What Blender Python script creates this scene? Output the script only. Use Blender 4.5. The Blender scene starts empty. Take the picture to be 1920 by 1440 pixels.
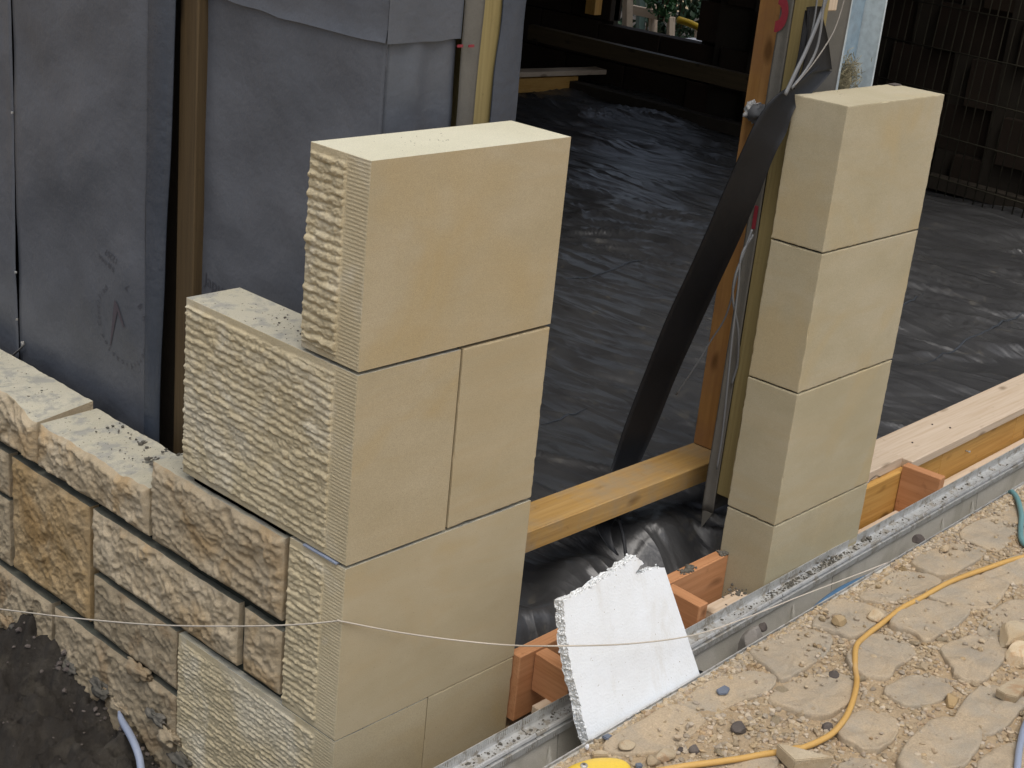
import bpy, bmesh, math, random
import numpy as np
from mathutils import Vector, Matrix, Euler
random.seed(7); rng = np.random.default_rng(7)
scene = bpy.context.scene
col = scene.collection

# ------------------------------------------------------------------ camera, light, exposure
CAM = np.array([-1.31031703, -1.42667395, 0.43272475])
RM = np.array([[0.68120692, -0.72580707, 0.09571428],
               [-0.19651496, -0.30722933, -0.93112406],
               [0.70522266, 0.61547886, -0.3519187]])
FOC = 2789.12
cd = bpy.data.cameras.new('camera'); cam = bpy.data.objects.new('camera', cd); col.objects.link(cam)
cam.matrix_world = Matrix(((RM[0][0], -RM[1][0], -RM[2][0], CAM[0]), (RM[0][1], -RM[1][1], -RM[2][1], CAM[1]),
                           (RM[0][2], -RM[1][2], -RM[2][2], CAM[2]), (0, 0, 0, 1)))
cd.sensor_width = 36.0; cd.lens = FOC/1920*36; cd.clip_start = 0.05; cd.clip_end = 500
scene.camera = cam
SUN_ELEV, SUN_AZ = 68.0, 236.0     # azimuth: direction the light comes from, degrees from +x
world = bpy.data.worlds.new('World'); scene.world = world; world.use_nodes = True
wn = world.node_tree; wn.nodes.clear()
wo = wn.nodes.new('ShaderNodeOutputWorld'); bg = wn.nodes.new('ShaderNodeBackground'); sk = wn.nodes.new('ShaderNodeTexSky')
sk.sky_type = 'NISHITA'; sk.sun_disc = False; sk.sun_elevation = math.radians(SUN_ELEV)
sk.sun_rotation = math.radians(90-SUN_AZ); sk.dust_density = 4.0; sk.air_density = 1.0; sk.ozone_density = 1.0
bg.inputs['Strength'].default_value = 0.15
hs = wn.nodes.new('ShaderNodeHueSaturation'); hs.inputs['Saturation'].default_value = .62   # thin overcast: the blue is washed out
wn.links.new(sk.outputs[0], hs.inputs['Color']); wn.links.new(hs.outputs[0], bg.inputs['Color']); wn.links.new(bg.outputs[0], wo.inputs['Surface'])
sl = bpy.data.lights.new('sun', 'SUN'); sl.energy = 1.5; sl.angle = math.radians(45); sl.color = (1.0, 0.975, 0.92)
so = bpy.data.objects.new('sun', sl); col.objects.link(so)
sd = Vector((math.cos(math.radians(SUN_AZ))*math.cos(math.radians(SUN_ELEV)), math.sin(math.radians(SUN_AZ))*math.cos(math.radians(SUN_ELEV)), math.sin(math.radians(SUN_ELEV))))
so.rotation_euler = sd.to_track_quat('Z', 'Y').to_euler(); so.location = sd*8
scene.view_settings.view_transform = 'Standard'; scene.view_settings.look = 'None'
scene.view_settings.exposure = 0.06; scene.view_settings.gamma = 1.0; scene.view_settings.use_curve_mapping = False

# ------------------------------------------------------------------ helpers
def hit(px, py, ax, val):
    """a point traced from the photograph onto the real plane ax = val"""
    d = RM.T @ np.array([(px-960)/FOC, (py-720)/FOC, 1.0])
    i = 'xyz'.index(ax); t = (val-CAM[i])/d[i]
    return CAM+t*d
def vn(x, y, z, seed=0):
    x, y, z = np.broadcast_arrays(np.asarray(x, float), np.asarray(y, float), np.asarray(z, float))
    ix, iy, iz = np.floor(x).astype(np.int64), np.floor(y).astype(np.int64), np.floor(z).astype(np.int64)
    fx, fy, fz = x-ix, y-iy, z-iz
    fx, fy, fz = [f*f*f*(f*(f*6-15)+10) for f in (fx, fy, fz)]
    def h(a, b, c):
        n = (a*374761393+b*668265263+c*1440662683+seed*974634777) & 0xffffffff
        n = ((n ^ (n >> 13))*1274126177) & 0xffffffff
        n = ((n ^ (n >> 16))*2246822519) & 0xffffffff
        return ((n ^ (n >> 15)) & 0xffff)/32767.5-1
    L = lambda a, b, t: a+(b-a)*t
    return L(L(L(h(ix, iy, iz), h(ix+1, iy, iz), fx), L(h(ix, iy+1, iz), h(ix+1, iy+1, iz), fx), fy),
             L(L(h(ix, iy, iz+1), h(ix+1, iy, iz+1), fx), L(h(ix, iy+1, iz+1), h(ix+1, iy+1, iz+1), fx), fy), fz)
def fbm(x, y, z, o=4, seed=0, g=.5):
    s = 0; a = 1
    for k in range(o):
        s = s+a*vn(x*2**k+k*17.3, y*2**k+k*5.1, z*2**k, seed+k); a *= g
    return s
def sstep(t): t = np.clip(t, 0, 1); return t*t*(3-2*t)
def wloc(o):
    L = Vector((0, 0, 0))
    while o is not None: L += Vector(o.location); o = o.parent
    return L
def tag(o, label=None, cat=None, group=None, kind=None):
    if label: o['label'] = label
    if cat: o['category'] = cat
    if group: o['group'] = group
    if kind: o['kind'] = kind
    return o
def thing(name, label, cat, loc=(0, 0, 0), group=None):
    o = bpy.data.objects.new(name, None); col.objects.link(o); o.location = [float(v) for v in loc]
    o.empty_display_size = .05
    return tag(o, label, cat, group)
def mesh(name, V, F, mats, parent=None, smooth=False, mi=None, at=None):
    """links ONE mesh object; V in world coordinates"""
    V = np.asarray(V, float)
    if parent is not None:
        org = np.array(wloc(parent)); 
    else:
        org = np.array([(V[:, 0].min()+V[:, 0].max())/2, (V[:, 1].min()+V[:, 1].max())/2, V[:, 2].min()]) if at is None else np.array(at, float)
    me = bpy.data.meshes.new(name); me.from_pydata((V-org).tolist(), [], [tuple(int(i) for i in f) for f in F])
    if not isinstance(mats, (list, tuple)): mats = [mats]
    for m in mats: me.materials.append(m)
    if mi is not None: me.polygons.foreach_set('material_index', np.asarray(mi, np.int32))
    if smooth is True: me.polygons.foreach_set('use_smooth', np.ones(len(F), bool))
    elif smooth is not False: me.polygons.foreach_set('use_smooth', np.asarray(smooth, bool))
    me.update()
    o = bpy.data.objects.new(name, me); col.objects.link(o)
    if parent is not None: o.parent = parent
    else: o.location = org.tolist()
    return o
def from_bm(name, bm, mats, parent=None, smooth=False):
    V = [tuple(v.co) for v in bm.verts]; bm.verts.index_update()
    F = [[v.index for v in f.verts] for f in bm.faces]; bm.free()
    return mesh(name, V, F, mats, parent, smooth)
def box8(P, bev=.0015, seg=1):
    """bmesh box from 8 corners: bottom 0-3 ccw, top 4-7"""
    bm = bmesh.new(); vs = [bm.verts.new([float(c) for c in p]) for p in P]
    for f in ((3, 2, 1, 0), (4, 5, 6, 7), (0, 1, 5, 4), (1, 2, 6, 5), (2, 3, 7, 6), (3, 0, 4, 7)): bm.faces.new([vs[i] for i in f])
    bmesh.ops.recalc_face_normals(bm, faces=bm.faces)
    if bev > 0: bmesh.ops.bevel(bm, geom=list(bm.edges), offset=bev, segments=seg, affect='EDGES', profile=.6)
    return bm
def box(name, a, b, mat, parent=None, bev=.0015):
    x0, y0, z0 = a; x1, y1, z1 = b
    return from_bm(name, box8([(x0, y0, z0), (x1, y0, z0), (x1, y1, z0), (x0, y1, z0), (x0, y0, z1), (x1, y0, z1), (x1, y1, z1), (x0, y1, z1)], bev), mat, parent)
def beam(name, p0, p1, dv, h, mat, parent=None, bev=.0015):
    """front-top edge p0-p1, depth vector dv, height h"""
    p0, p1, dv = [np.array(v, float) for v in (p0, p1, dv)]; d = np.array([0, 0, -h])
    return from_bm(name, box8([p0+d, p1+d, p1+dv+d, p0+dv+d, p0, p1, p1+dv, p0+dv], bev), mat, parent)
def smooth_path(P, n=8):
    P = [np.array(p, float) for p in P]; out = []
    Q = [2*P[0]-P[1]]+P+[2*P[-1]-P[-2]]
    for i in range(1, len(Q)-2):
        a, b, c, d = Q[i-1:i+3]
        for k in range(n):
            t = k/n
            out.append(.5*((2*b)+(-a+c)*t+(2*a-5*b+4*c-d)*t*t+(-a+3*b-3*c+d)*t**3))
    out.append(P[-1]); return np.array(out)
def tube_data(P, r, n=8, flat=1.0):
    P = np.asarray(P, float); N = len(P); R = r if hasattr(r, '__len__') else [r]*N
    T = np.gradient(P, axis=0); T /= np.linalg.norm(T, axis=1)[:, None]+1e-12
    up = np.array([0, 0, 1.0]); V = []; F = []
    if abs(T[0] @ up) > .9: up = np.array([1.0, 0, 0])
    u = np.cross(T[0], up)
    for i in range(N):
        u = u-T[i]*(u @ T[i]); u /= np.linalg.norm(u)+1e-12; w = np.cross(T[i], u)
        for k in range(n):
            a = 2*math.pi*k/n; V.append(P[i]+R[i]*(math.cos(a)*u+flat*math.sin(a)*w))
    for i in range(N-1):
        for k in range(n):
            F.append((i*n+k, i*n+(k+1) % n, (i+1)*n+(k+1) % n, (i+1)*n+k))
    F.append(tuple(range(n))[::-1]); F.append(tuple((N-1)*n+k for k in range(n)))
    return V, F
def tube(name, P, r, mat, parent=None, n=8, flat=1.0):
    V, F = tube_data(P, r, n, flat); return mesh(name, V, F, mat, parent, True)
def join(parts):
    V = []; F = []
    for v, f in parts:
        b = len(V); V += [tuple(p) for p in v]; F += [tuple(i+b for i in q) for q in f]
    return V, F
def boxd(a, b):
    x0, y0, z0 = a; x1, y1, z1 = b
    return ([(x0, y0, z0), (x1, y0, z0), (x1, y1, z0), (x0, y1, z0), (x0, y0, z1), (x1, y0, z1), (x1, y1, z1), (x0, y1, z1)],
            [(3, 2, 1, 0), (4, 5, 6, 7), (0, 1, 5, 4), (1, 2, 6, 5), (2, 3, 7, 6), (3, 0, 4, 7)])
def gridf(nu, nv):
    return [(i*nv+j, (i+1)*nv+j, (i+1)*nv+j+1, i*nv+j+1) for i in range(nu-1) for j in range(nv-1)]

# ------------------------------------------------------------------ materials
def lin(r, g, b): return tuple(((c/255/12.92) if c/255 <= .04045 else ((c/255+.055)/1.055)**2.4) for c in (r, g, b))+(1,)
class NT:
    def __init__(s, name):
        s.m = bpy.data.materials.new(name); s.m.use_nodes = True; s.t = s.m.node_tree
        s.b = s.t.nodes['Principled BSDF']; s.tc = s.t.nodes.new('ShaderNodeTexCoord').outputs['Object']
        s.oi = s.t.nodes.new('ShaderNodeObjectInfo')
        s.p = s.v('ADD', s.tc, s.vs(s.oi.outputs['Random'], 37.0))
    def n(s, ty, **k):
        x = s.t.nodes.new(ty)
        for a, b in k.items(): setattr(x, a, b)
        return x
    def L(s, a, b): s.t.links.new(a, b)
    def v(s, op, a, b):
        x = s.n('ShaderNodeVectorMath', operation=op)
        for i, q in enumerate((a, b)):
            if hasattr(q, 'links'): s.L(q, x.inputs[i])
            else: x.inputs[i].default_value = q
        return x.outputs[0]
    def vs(s, a, k):
        x = s.n('ShaderNodeMath', operation='MULTIPLY'); s.L(a, x.inputs[0]); x.inputs[1].default_value = k; return x.outputs[0]
    def math(s, op, a, b=0.0):
        x = s.n('ShaderNodeMath', operation=op)
        for i, q in enumerate((a, b)):
            if hasattr(q, 'links'): s.L(q, x.inputs[i])
            else: x.inputs[i].default_value = q
        return x.outputs[0]
    def noise(s, sc, det=4, rough=.55, vec=None, scale=None, dist=0):
        x = s.n('ShaderNodeTexNoise'); x.inputs['Scale'].default_value = sc; x.inputs['Detail'].default_value = det
        x.inputs['Roughness'].default_value = rough; x.inputs['Distortion'].default_value = dist
        p = vec or s.p
        if scale: p = s.v('MULTIPLY', p, scale)
        s.L(p, x.inputs['Vector']); return x.outputs['Fac']
    def ramp(s, f, stops):
        x = s.n('ShaderNodeValToRGB'); e = x.color_ramp.elements
        while len(e) < len(stops): e.new(.5)
        for i, (p, c) in enumerate(stops): e[i].position = p; e[i].color = c if len(c) == 4 else tuple(c)+(1,)
        s.L(f, x.inputs[0]); return x.outputs[0]
    def mask(s, f, a, b): return s.ramp(f, [(a, (0, 0, 0)), (b, (1, 1, 1))])
    def mix(s, f, a, b, mode='MIX'):
        x = s.n('ShaderNodeMix', data_type='RGBA', blend_type=mode)
        for i, q in ((0, f), (6, a), (7, b)):
            if hasattr(q, 'links'): s.L(q, x.inputs[i])
            else: x.inputs[i].default_value = q if i == 0 else (tuple(q)+(1,))[:4]
        return x.outputs[2]
    def bump(s, h, dist, strength=1.0, prev=None):
        x = s.n('ShaderNodeBump'); x.inputs['Distance'].default_value = dist; x.inputs['Strength'].default_value = strength
        s.L(h, x.inputs['Height'])
        if prev is not None: s.L(prev, x.inputs['Normal'])
        return x.outputs[0]
    def done(s, color, rough=.8, normal=None, metal=0, spec=.5):
        if hasattr(color, 'links'): s.L(color, s.b.inputs['Base Color'])
        else: s.b.inputs['Base Color'].default_value = (tuple(color)+(1,))[:4]
        if hasattr(rough, 'links'): s.L(rough, s.b.inputs['Roughness'])
        else: s.b.inputs['Roughness'].default_value = rough
        s.b.inputs['Metallic'].default_value = metal; s.b.inputs['Specular IOR Level'].default_value = spec
        if normal is not None: s.L(normal, s.b.inputs['Normal'])
        return s.m

def stone_mat(name, c1, c2, c3=None, big=7, grain=.0006, stain=None, band=False, rough=.9, pit=0.0, var=.12):
    t = NT(name)
    f = t.noise(big, 5, .6, scale=(1, 1, 2.2) if band else None)
    c = t.mix(t.mask(f, .35, .68), c1, c2)
    if c3: c = t.mix(t.math('MULTIPLY', t.mask(t.noise(big*.7, 3, .6, dist=.8), .52, .66), .75), c, c3)
    g = t.noise(900, 3, .7)
    c = t.mix(t.mask(g, .3, .75), t.mix(1.0, c, (.76, .76, .76), 'MULTIPLY'), t.mix(1.0, c, (1.18, 1.17, 1.14), 'MULTIPLY'))
    if band:
        c = t.mix(t.math('MULTIPLY', t.mask(t.noise(1.0, 5, .65, scale=(2.2, 2.2, 13), dist=1.2), .48, .68), .30), c, tuple(v_*w_ for v_, w_ in zip(c1, (1.0, .90, .76))))
        c = t.mix(t.math('MULTIPLY', t.mask(t.noise(2.6, 6, .7, dist=.6), .56, .70), .35), c, tuple(v_*.80 for v_ in c1))
    sp = t.mask(t.noise(330, 2, .6), .69, .74)
    c = t.mix(t.math('MULTIPLY', sp, .45), c, tuple(v*.45 for v in c1[:3]))
    if var:
        hv = t.n('ShaderNodeHueSaturation'); hv.inputs['Value'].default_value = 1
        t.L(c, hv.inputs['Color']); t.L(t.math('ADD', t.math('MULTIPLY', t.oi.outputs['Random'], var), 1-var/2), hv.inputs['Value']); c = hv.outputs[0]
    if stain:
        c = t.mix(t.math('MULTIPLY', t.mask(t.noise(22, 6, .7), .5, .6), .85), c, stain)
        c = t.mix(t.mask(t.noise(160, 3, .6), .66, .70), c, (.03, .03, .03))
    b = t.bump(t.noise(700, 4, .7), grain)
    if pit: b = t.bump(t.noise(130, 5, .7), pit, prev=b)
    return t.done(c, rough, b, spec=.25)
M = {}
M['sawn'] = stone_mat('sawn_sandstone', (.425, .352, .222), (.475, .400, .268), (.450, .345, .182), big=5, grain=.0004, band=True, var=.05)
M['sawn_pale'] = stone_mat('sawn_sandstone_pale', (.420, .368, .244), (.485, .432, .310), (.465, .378, .222), big=4, grain=.0003, band=True, var=.05)
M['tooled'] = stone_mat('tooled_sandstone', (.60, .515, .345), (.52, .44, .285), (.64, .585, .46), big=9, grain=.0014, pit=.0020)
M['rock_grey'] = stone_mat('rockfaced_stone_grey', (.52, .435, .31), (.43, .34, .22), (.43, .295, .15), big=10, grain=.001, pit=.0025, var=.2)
M['rock_brown'] = stone_mat('rockfaced_stone_brown', (.38, .26, .125), (.45, .345, .21), (.28, .175, .07), big=11, grain=.001, pit=.0025)
M['rock_dull'] = stone_mat('rockfaced_stone_dull', (.35, .285, .19), (.42, .345, .24), (.29, .20, .11), big=12, grain=.001, pit=.0025)
M['bed'] = stone_mat('mortar_stained_stone_bed', (.52, .49, .39), (.46, .43, .33), None, stain=(.31, .305, .27), grain=.001, pit=.0015)
M['bedclean'] = stone_mat('sawn_stone_bed', (.58, .55, .41), (.64, .61, .47), None, big=4, grain=.0003, var=0)
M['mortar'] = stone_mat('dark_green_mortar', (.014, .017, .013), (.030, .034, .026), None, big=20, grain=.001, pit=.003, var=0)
M['joint'] = stone_mat('green_stained_joint_bed', (.10, .105, .085), (.17, .165, .13), None, big=20, grain=.001, pit=.001, var=0)  # mortar-green bed, with the shade inside the joint darkened into its colour
M['crumb'] = stone_mat('mortar_crumb', (.10, .095, .08), (.17, .155, .13), None, big=60, grain=.001, var=.3)
M['earth'] = stone_mat('dark_trench_earth', (.030, .026, .022), (.055, .048, .040), (.085, .075, .06), big=14, grain=.002, pit=.005, var=0, rough=1)
M['concrete'] = stone_mat('drain_concrete', (.47, .45, .40), (.54, .52, .47), (.38, .36, .31), big=9, grain=.0006, pit=.0006, var=.06)
M['greystone'] = stone_mat('grey_rough_stone', (.26, .24, .215), (.34, .315, .285), None, big=20, grain=.001, pit=.003)
M['slate'] = stone_mat('blue_slate', (.12, .14, .18), (.17, .19, .23), None, big=30, grain=.0005, var=0)
M['darkstone'] = stone_mat('dark_stone', (.09, .075, .07), (.14, .12, .105), None, big=40, grain=.0008, pit=.001, var=.3)
M['chip'] = stone_mat('pale_rubble', (.50, .39, .25), (.57, .47, .33), (.46, .29, .16), big=40, grain=.0008, pit=.001, var=.45)

def islands(m, lo=.70, hi=1.22):
    t = m.node_tree; g = t.nodes.new('ShaderNodeNewGeometry'); b = t.nodes['Principled BSDF']; l = b.inputs['Base Color'].links[0]; src = l.from_socket
    h = t.nodes.new('ShaderNodeHueSaturation'); mr = t.nodes.new('ShaderNodeMapRange'); mr.inputs['To Min'].default_value = lo; mr.inputs['To Max'].default_value = hi
    m2 = t.nodes.new('ShaderNodeMapRange'); m2.inputs['To Min'].default_value = 1.15; m2.inputs['To Max'].default_value = .72
    w = t.nodes.new('ShaderNodeMath'); w.operation = 'PINGPONG'; w.inputs[1].default_value = .13; t.links.new(g.outputs['Random Per Island'], w.inputs[0])
    t.links.new(g.outputs['Random Per Island'], mr.inputs['Value']); t.links.new(w.outputs[0], m2.inputs['Value']); m2.inputs['From Max'].default_value = .13
    t.links.new(src, h.inputs['Color']); t.links.new(mr.outputs[0], h.inputs['Value']); t.links.new(m2.outputs[0], h.inputs['Saturation']); t.links.new(h.outputs[0], b.inputs['Base Color'])
M['gravel'] = stone_mat('mixed_gravel', (.40, .315, .205), (.48, .385, .265), (.38, .26, .15), big=40, grain=.0008, var=0)
islands(M['gravel'])
def ground_mat(name, base, base2, dust, lo, hi, bumpd):
    t = NT(name)
    c = t.mix(t.mask(t.noise(9, 6, .65), .35, .65), base, base2)
    g = t.noise(420, 4, .75)
    c = t.mix(t.mask(g, .28, .72), t.mix(1.0, c, (.74, .72, .70), 'MULTIPLY'), t.mix(1.0, c, (1.2, 1.18, 1.15), 'MULTIPLY'))
    d = t.mask(t.noise(7, 7, .72, dist=.4), lo, hi)
    dc = t.mix(t.mask(t.noise(300, 3, .7), .3, .7), tuple(v*.8 for v in dust), tuple(v*1.15 for v in dust))
    c = t.mix(d, c, dc)
    c = t.mix(t.math('MULTIPLY', t.mask(t.noise(60, 4, .7), .63, .7), .5), c, (.16, .115, .07))
    b = t.bump(t.noise(500, 4, .8), .0016)
    b = t.bump(t.noise(70, 5, .7), bumpd, prev=b)
    return t.done(c, .95, b, spec=.2)
M['sand'] = ground_mat('sandy_grit', (.385, .300, .200), (.455, .362, .248), (.45, .335, .205), .35, .6, .006)
M['sett'] = ground_mat('dusty_sett_stone', (.335, .300, .245), (.405, .36, .285), (.47, .37, .25), .36, .60, .0022)

def wood_mat(name, axis, c1, c2, dark, knot=True, rough=.65, streak=34.0, grey=None):
    t = NT(name); s = [streak]*3; s['xyz'.index(axis)] = 1.6
    f = t.noise(1.0, 5, .6, scale=tuple(s), dist=.5)
    f2 = t.noise(1.0, 4, .6, scale=tuple(v*4.5 if v > 5 else v*3 for v in s))
    c = t.mix(t.mask(f, .3, .7), c1, c2)
    c = t.mix(t.math('MULTIPLY', t.mask(f2, .42, .66), .38), c, dark)
    if grey: c = t.mix(t.math('MULTIPLY', t.mask(t.noise(7, 4, .7), .42, .62), .8), c, grey)
    if knot:
        v = t.n('ShaderNodeTexVoronoi'); v.inputs['Scale'].default_value = 1.0
        ks = [15.0]*3; ks['xyz'.index(axis)] = 6.0
        t.L(t.v('MULTIPLY', t.v('ADD', t.p, t.vs(t.noise(9, 2), .03)), tuple(ks)), v.inputs['Vector'])
        kd = t.ramp(v.outputs['Distance'], [(.09, (1, 1, 1)), (.20, (0, 0, 0))])
        c = t.mix(t.math('MULTIPLY', kd, .75), c, tuple(v_*.45 for v_ in dark))
    c = t.mix(t.math('MULTIPLY', t.mask(t.noise(25, 5, .7), .62, .72), .35), c, tuple(v_*.5 for v_ in dark))
    b = t.bump(f2, .0006)
    return t.done(c, rough, b, spec=.3)
for ax in 'xyz':
    M['pine_'+ax] = wood_mat('pale_pine_'+ax, ax, (.54, .43, .31), (.61, .50, .385), (.42, .29, .17), rough=.7)
    M['amber_'+ax] = wood_mat('amber_softwood_'+ax, ax, (.50, .27, .065), (.58, .35, .11), (.32, .14, .03))
    M['red_'+ax] = wood_mat('reddish_shutter_ply_'+ax, ax, (.46, .215, .095), (.54, .275, .135), (.30, .12, .045))
    M['treated_'+ax] = wood_mat('green_treated_softwood_'+ax, ax, (.235, .185, .075), (.28, .225, .10), (.15, .11, .04), streak=45)
    M['brown_'+ax] = wood_mat('dark_brown_treated_batten_'+ax, ax, (.070, .046, .021), (.095, .064, .030), (.03, .019, .009), streak=45)
    M['darkwood_'+ax] = wood_mat('dark_interior_timber_'+ax, ax, (.075, .055, .028), (.10, .072, .038), (.04, .028, .014))
M['brace_x'] = wood_mat('weathered_brace_softwood', 'x', (.43, .255, .075), (.48, .30, .11), (.28, .145, .045), grey=(.33, .25, .155))
M['post_z'] = wood_mat('orange_post_softwood', 'z', (.42, .21, .06), (.48, .26, .09), (.26, .115, .035), grey=(.34, .17, .07))

def plastic(name, c, c2, rough, bumpsc=60, bd=.0008, dust=None, spec=.5, stretch=None, dustlo=.56, crease=None):
    t = NT(name)
    k = t.mix(t.mask(t.noise(5, 5, .6), .35, .65), c, c2)
    k = t.mix(t.math('MULTIPLY', t.mask(t.noise(300, 3, .7), .45, .75), .3), k, tuple(v*.6 for v in c[:3]))
    r = rough
    if dust:
        m = t.mask(t.noise(9, 8, .75, dist=.6), dustlo, dustlo+.16); k = t.mix(t.math('MULTIPLY', m, .6), k, dust)
        r = t.math('ADD', t.math('MULTIPLY', m, .35), rough)
    b = t.bump(t.noise(bumpsc, 5, .6, scale=stretch), bd)
    for (sv, dd, ds) in (crease or []):
        n_ = t.noise(1.0, 2.0, .5, scale=sv, dist=ds)
        a_ = t.math('ABSOLUTE', t.math('SUBTRACT', n_, .5)); h_ = t.math('MAXIMUM', t.math('SUBTRACT', 1.0, t.math('MULTIPLY', a_, 8.0)), 0.0)
        b = t.bump(h_, dd, 1.0, prev=b)
    return t.done(k, r, b, spec=spec)
M['membrane'] = plastic('grey_breather_membrane', (.080, .088, .104), (.098, .106, .123), .50, 7, .006, dust=(.115, .115, .12), dustlo=.66)
M['membrane_strip'] = plastic('blue_grey_membrane_strip', (.040, .050, .068), (.056, .066, .084), .42, 40, .002)
M['membrane_back'] = plastic('brownish_grey_wrap', (.105, .10, .085), (.13, .122, .105), .6, 30, .002)
M['dpm'] = plastic('black_polythene_dpm', (.038, .038, .039), (.055, .055, .055), .38, 1.0, .003, dust=(.15, .13, .09), spec=.7, stretch=(30, 7, 20), dustlo=.58, crease=[((3.6, .85, 3), .011, .55), ((7.5, 1.7, 3), .0048, .7)])
M['dpc'] = plastic('black_dpc_strip', (.011, .012, .014), (.017, .018, .021), .55, 80, .0006, spec=.3)
M['seam'] = plastic('polythene_fold', (.045, .052, .060), (.06, .068, .078), .35, 60, .002)
M['yellow'] = plastic('yellow_cable_sheath', (.56, .34, .10), (.50, .29, .08), .6, 90, .0003, dust=(.46, .34, .20))
M['teal'] = plastic('teal_cable_sheath', (.12, .25, .26), (.16, .30, .30), .5, 90, .0003)
M['blue'] = plastic('blue_cable_sheath', (.06, .15, .27), (.09, .19, .33), .5, 90, .0003)
M['greycable'] = plastic('grey_cable_sheath', (.13, .135, .14), (.17, .175, .18), .5, 90, .0003)
M['greyblue'] = plastic('blue_grey_hose', (.25, .29, .38), (.30, .34, .43), .45, 90, .0003)
M['toolyellow'] = plastic('yellow_tool_plastic', (.80, .56, .06), (.74, .50, .05), .4, 60, .0004, dust=(.5, .4, .22), dustlo=.6)
M['redprint'] = plastic('red_print', (.24, .022, .035), (.20, .02, .03), .6)
M['stamp'] = plastic('dark_stamp_ink', (.062, .064, .078), (.068, .068, .083), .6)
M['stampred'] = plastic('maroon_stamp_ink', (.070, .060, .074), (.076, .063, .078), .6)
M['whiteprint'] = plastic('pale_print', (.30, .29, .27), (.26, .25, .23), .6)
M['poly'] = None
def styro():
    t = NT('white_polystyrene')
    c = t.mix(t.mask(t.noise(6, 5, .65), .4, .66), (.80, .83, .85), (.73, .745, .74))
    c = t.mix(t.math('MULTIPLY', t.mask(t.noise(1.0, 5, .6, scale=(16, 16, 3)), .55, .68), .4), c, (.60, .57, .50))
    c = t.mix(t.mask(t.noise(190, 2, .6), .72, .75), c, (.38, .34, .27))
    v = t.n('ShaderNodeTexVoronoi'); v.inputs['Scale'].default_value = 260; t.L(t.p, v.inputs['Vector'])
    b = t.bump(v.outputs['Distance'], .0007, .5)
    return t.done(c, .75, b, spec=.2)
M['poly'] = styro()
def bead():
    t = NT('broken_polystyrene_beads')
    v = t.n('ShaderNodeTexVoronoi'); v.inputs['Scale'].default_value = 240; t.L(t.p, v.inputs['Vector'])
    b = t.bump(v.outputs['Distance'], -.003)
    return t.done((.80, .82, .82), .8, b, spec=.2)
M['bead'] = bead()
def galv(name, c=(.52, .56, .60), metal=.75, r=.32, dirty=.5):
    t = NT(name)
    k = t.mix(t.mask(t.noise(60, 4, .6), .4, .65), c, tuple(v*.8 for v in c))
    m = t.math('MULTIPLY', t.mask(t.noise(28, 6, .7), .52, .60), dirty); k = t.mix(m, k, (.25, .22, .17))
    return t.done(k, t.math('ADD', t.math('MULTIPLY', m, .5), r), t.bump(t.noise(200, 3), .0002), metal=metal)
M['galv'] = galv('galvanised_drain_edge', (.56, .56, .54), .4, .36, .8)
M['steel'] = galv('pale_blue_primed_steel', (.27, .36, .43), 0.0, .45, .12)
M['steel_edge'] = galv('pale_steel_edge', (.55, .62, .64), 0.0, .5, .1)
M['rust'] = stone_mat('rusty_rod', (.028, .025, .016), (.045, .04, .025), None, big=30, grain=.0005, var=.2)
M['string'] = plastic('pale_builders_line', (.50, .45, .37), (.56, .50, .42), .8)
M['foam'] = plastic('dirty_white_foam', (.52, .52, .50), (.60, .60, .58), .9, 120, .002)
M['rib_grey'] = plastic('brown_grey_wire', (.20, .18, .16), (.25, .23, .2), .6)
M['straw'] = plastic('straw_wool', (.33, .29, .18), (.22, .19, .11), .9, 120, .002)
M['white'] = plastic('white_scrap', (.75, .76, .78), (.7, .7, .72), .6)
M['leaf'] = plastic('green_leaf', (.045, .13, .04), (.08, .20, .07), .5)
M['leaf_dark'] = plastic('dark_green_leaf', (.02, .055, .02), (.035, .08, .03), .5)
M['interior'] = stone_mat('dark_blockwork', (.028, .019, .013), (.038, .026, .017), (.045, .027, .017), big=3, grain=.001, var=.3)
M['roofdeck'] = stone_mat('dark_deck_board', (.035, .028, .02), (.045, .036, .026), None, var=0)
M['greenpost'] = plastic('green_grey_post_paint', (.10, .16, .14), (.13, .19, .17), .5)
M['hoseyellow'] = plastic('yellow_tube', (.85, .55, .02), (.8, .5, .02), .4)

# ------------------------------------------------------------------ setting: ground sheets
def sheet(name, xs, ys, zf, mat, parent=None, kind=None, flip=False):
    X, Y = np.meshgrid(xs, ys, indexing='ij'); Z = zf(X, Y)
    V = np.stack([X.ravel(), Y.ravel(), Z.ravel()], 1); F = gridf(len(xs), len(ys))
    o = mesh(name, V, F, mat, parent, True)
    if kind: tag(o, kind=kind)
    return o
SLOPE = .02
GZ = -.925
sheet('surrounding_ground', np.linspace(-60, 60, 3), np.linspace(-60, 60, 3), lambda X, Y: X*0-1.45, M['sand'], kind='structure')
def yardz(X, Y):
    return GZ-.004+.004*fbm(X*6, Y*6, 0, 3, 5)+.0018*fbm(X*60, Y*60, 0, 3, 9)
near_edge = lambda x: -.2375+SLOPE*x
xs = np.concatenate([[-8, -3, -1], np.arange(.0, 3.0, .010), [3.1, 3.5, 5, 8]])
tt = np.concatenate([np.arange(0, 1.15, .010), [1.3, 1.8, 3, 8]])
X, T = np.meshgrid(xs, tt, indexing='ij'); Y = near_edge(X)-.003-T
Vy = np.stack([X.ravel(), Y.ravel(), yardz(X, Y).ravel()], 1)
yard = mesh('cobbled_yard', Vy, [tuple(reversed(f)) for f in gridf(len(xs), len(tt))], M['sand'], None, True, at=(1, -.7, -.93)); tag(yard, kind='structure')
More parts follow.
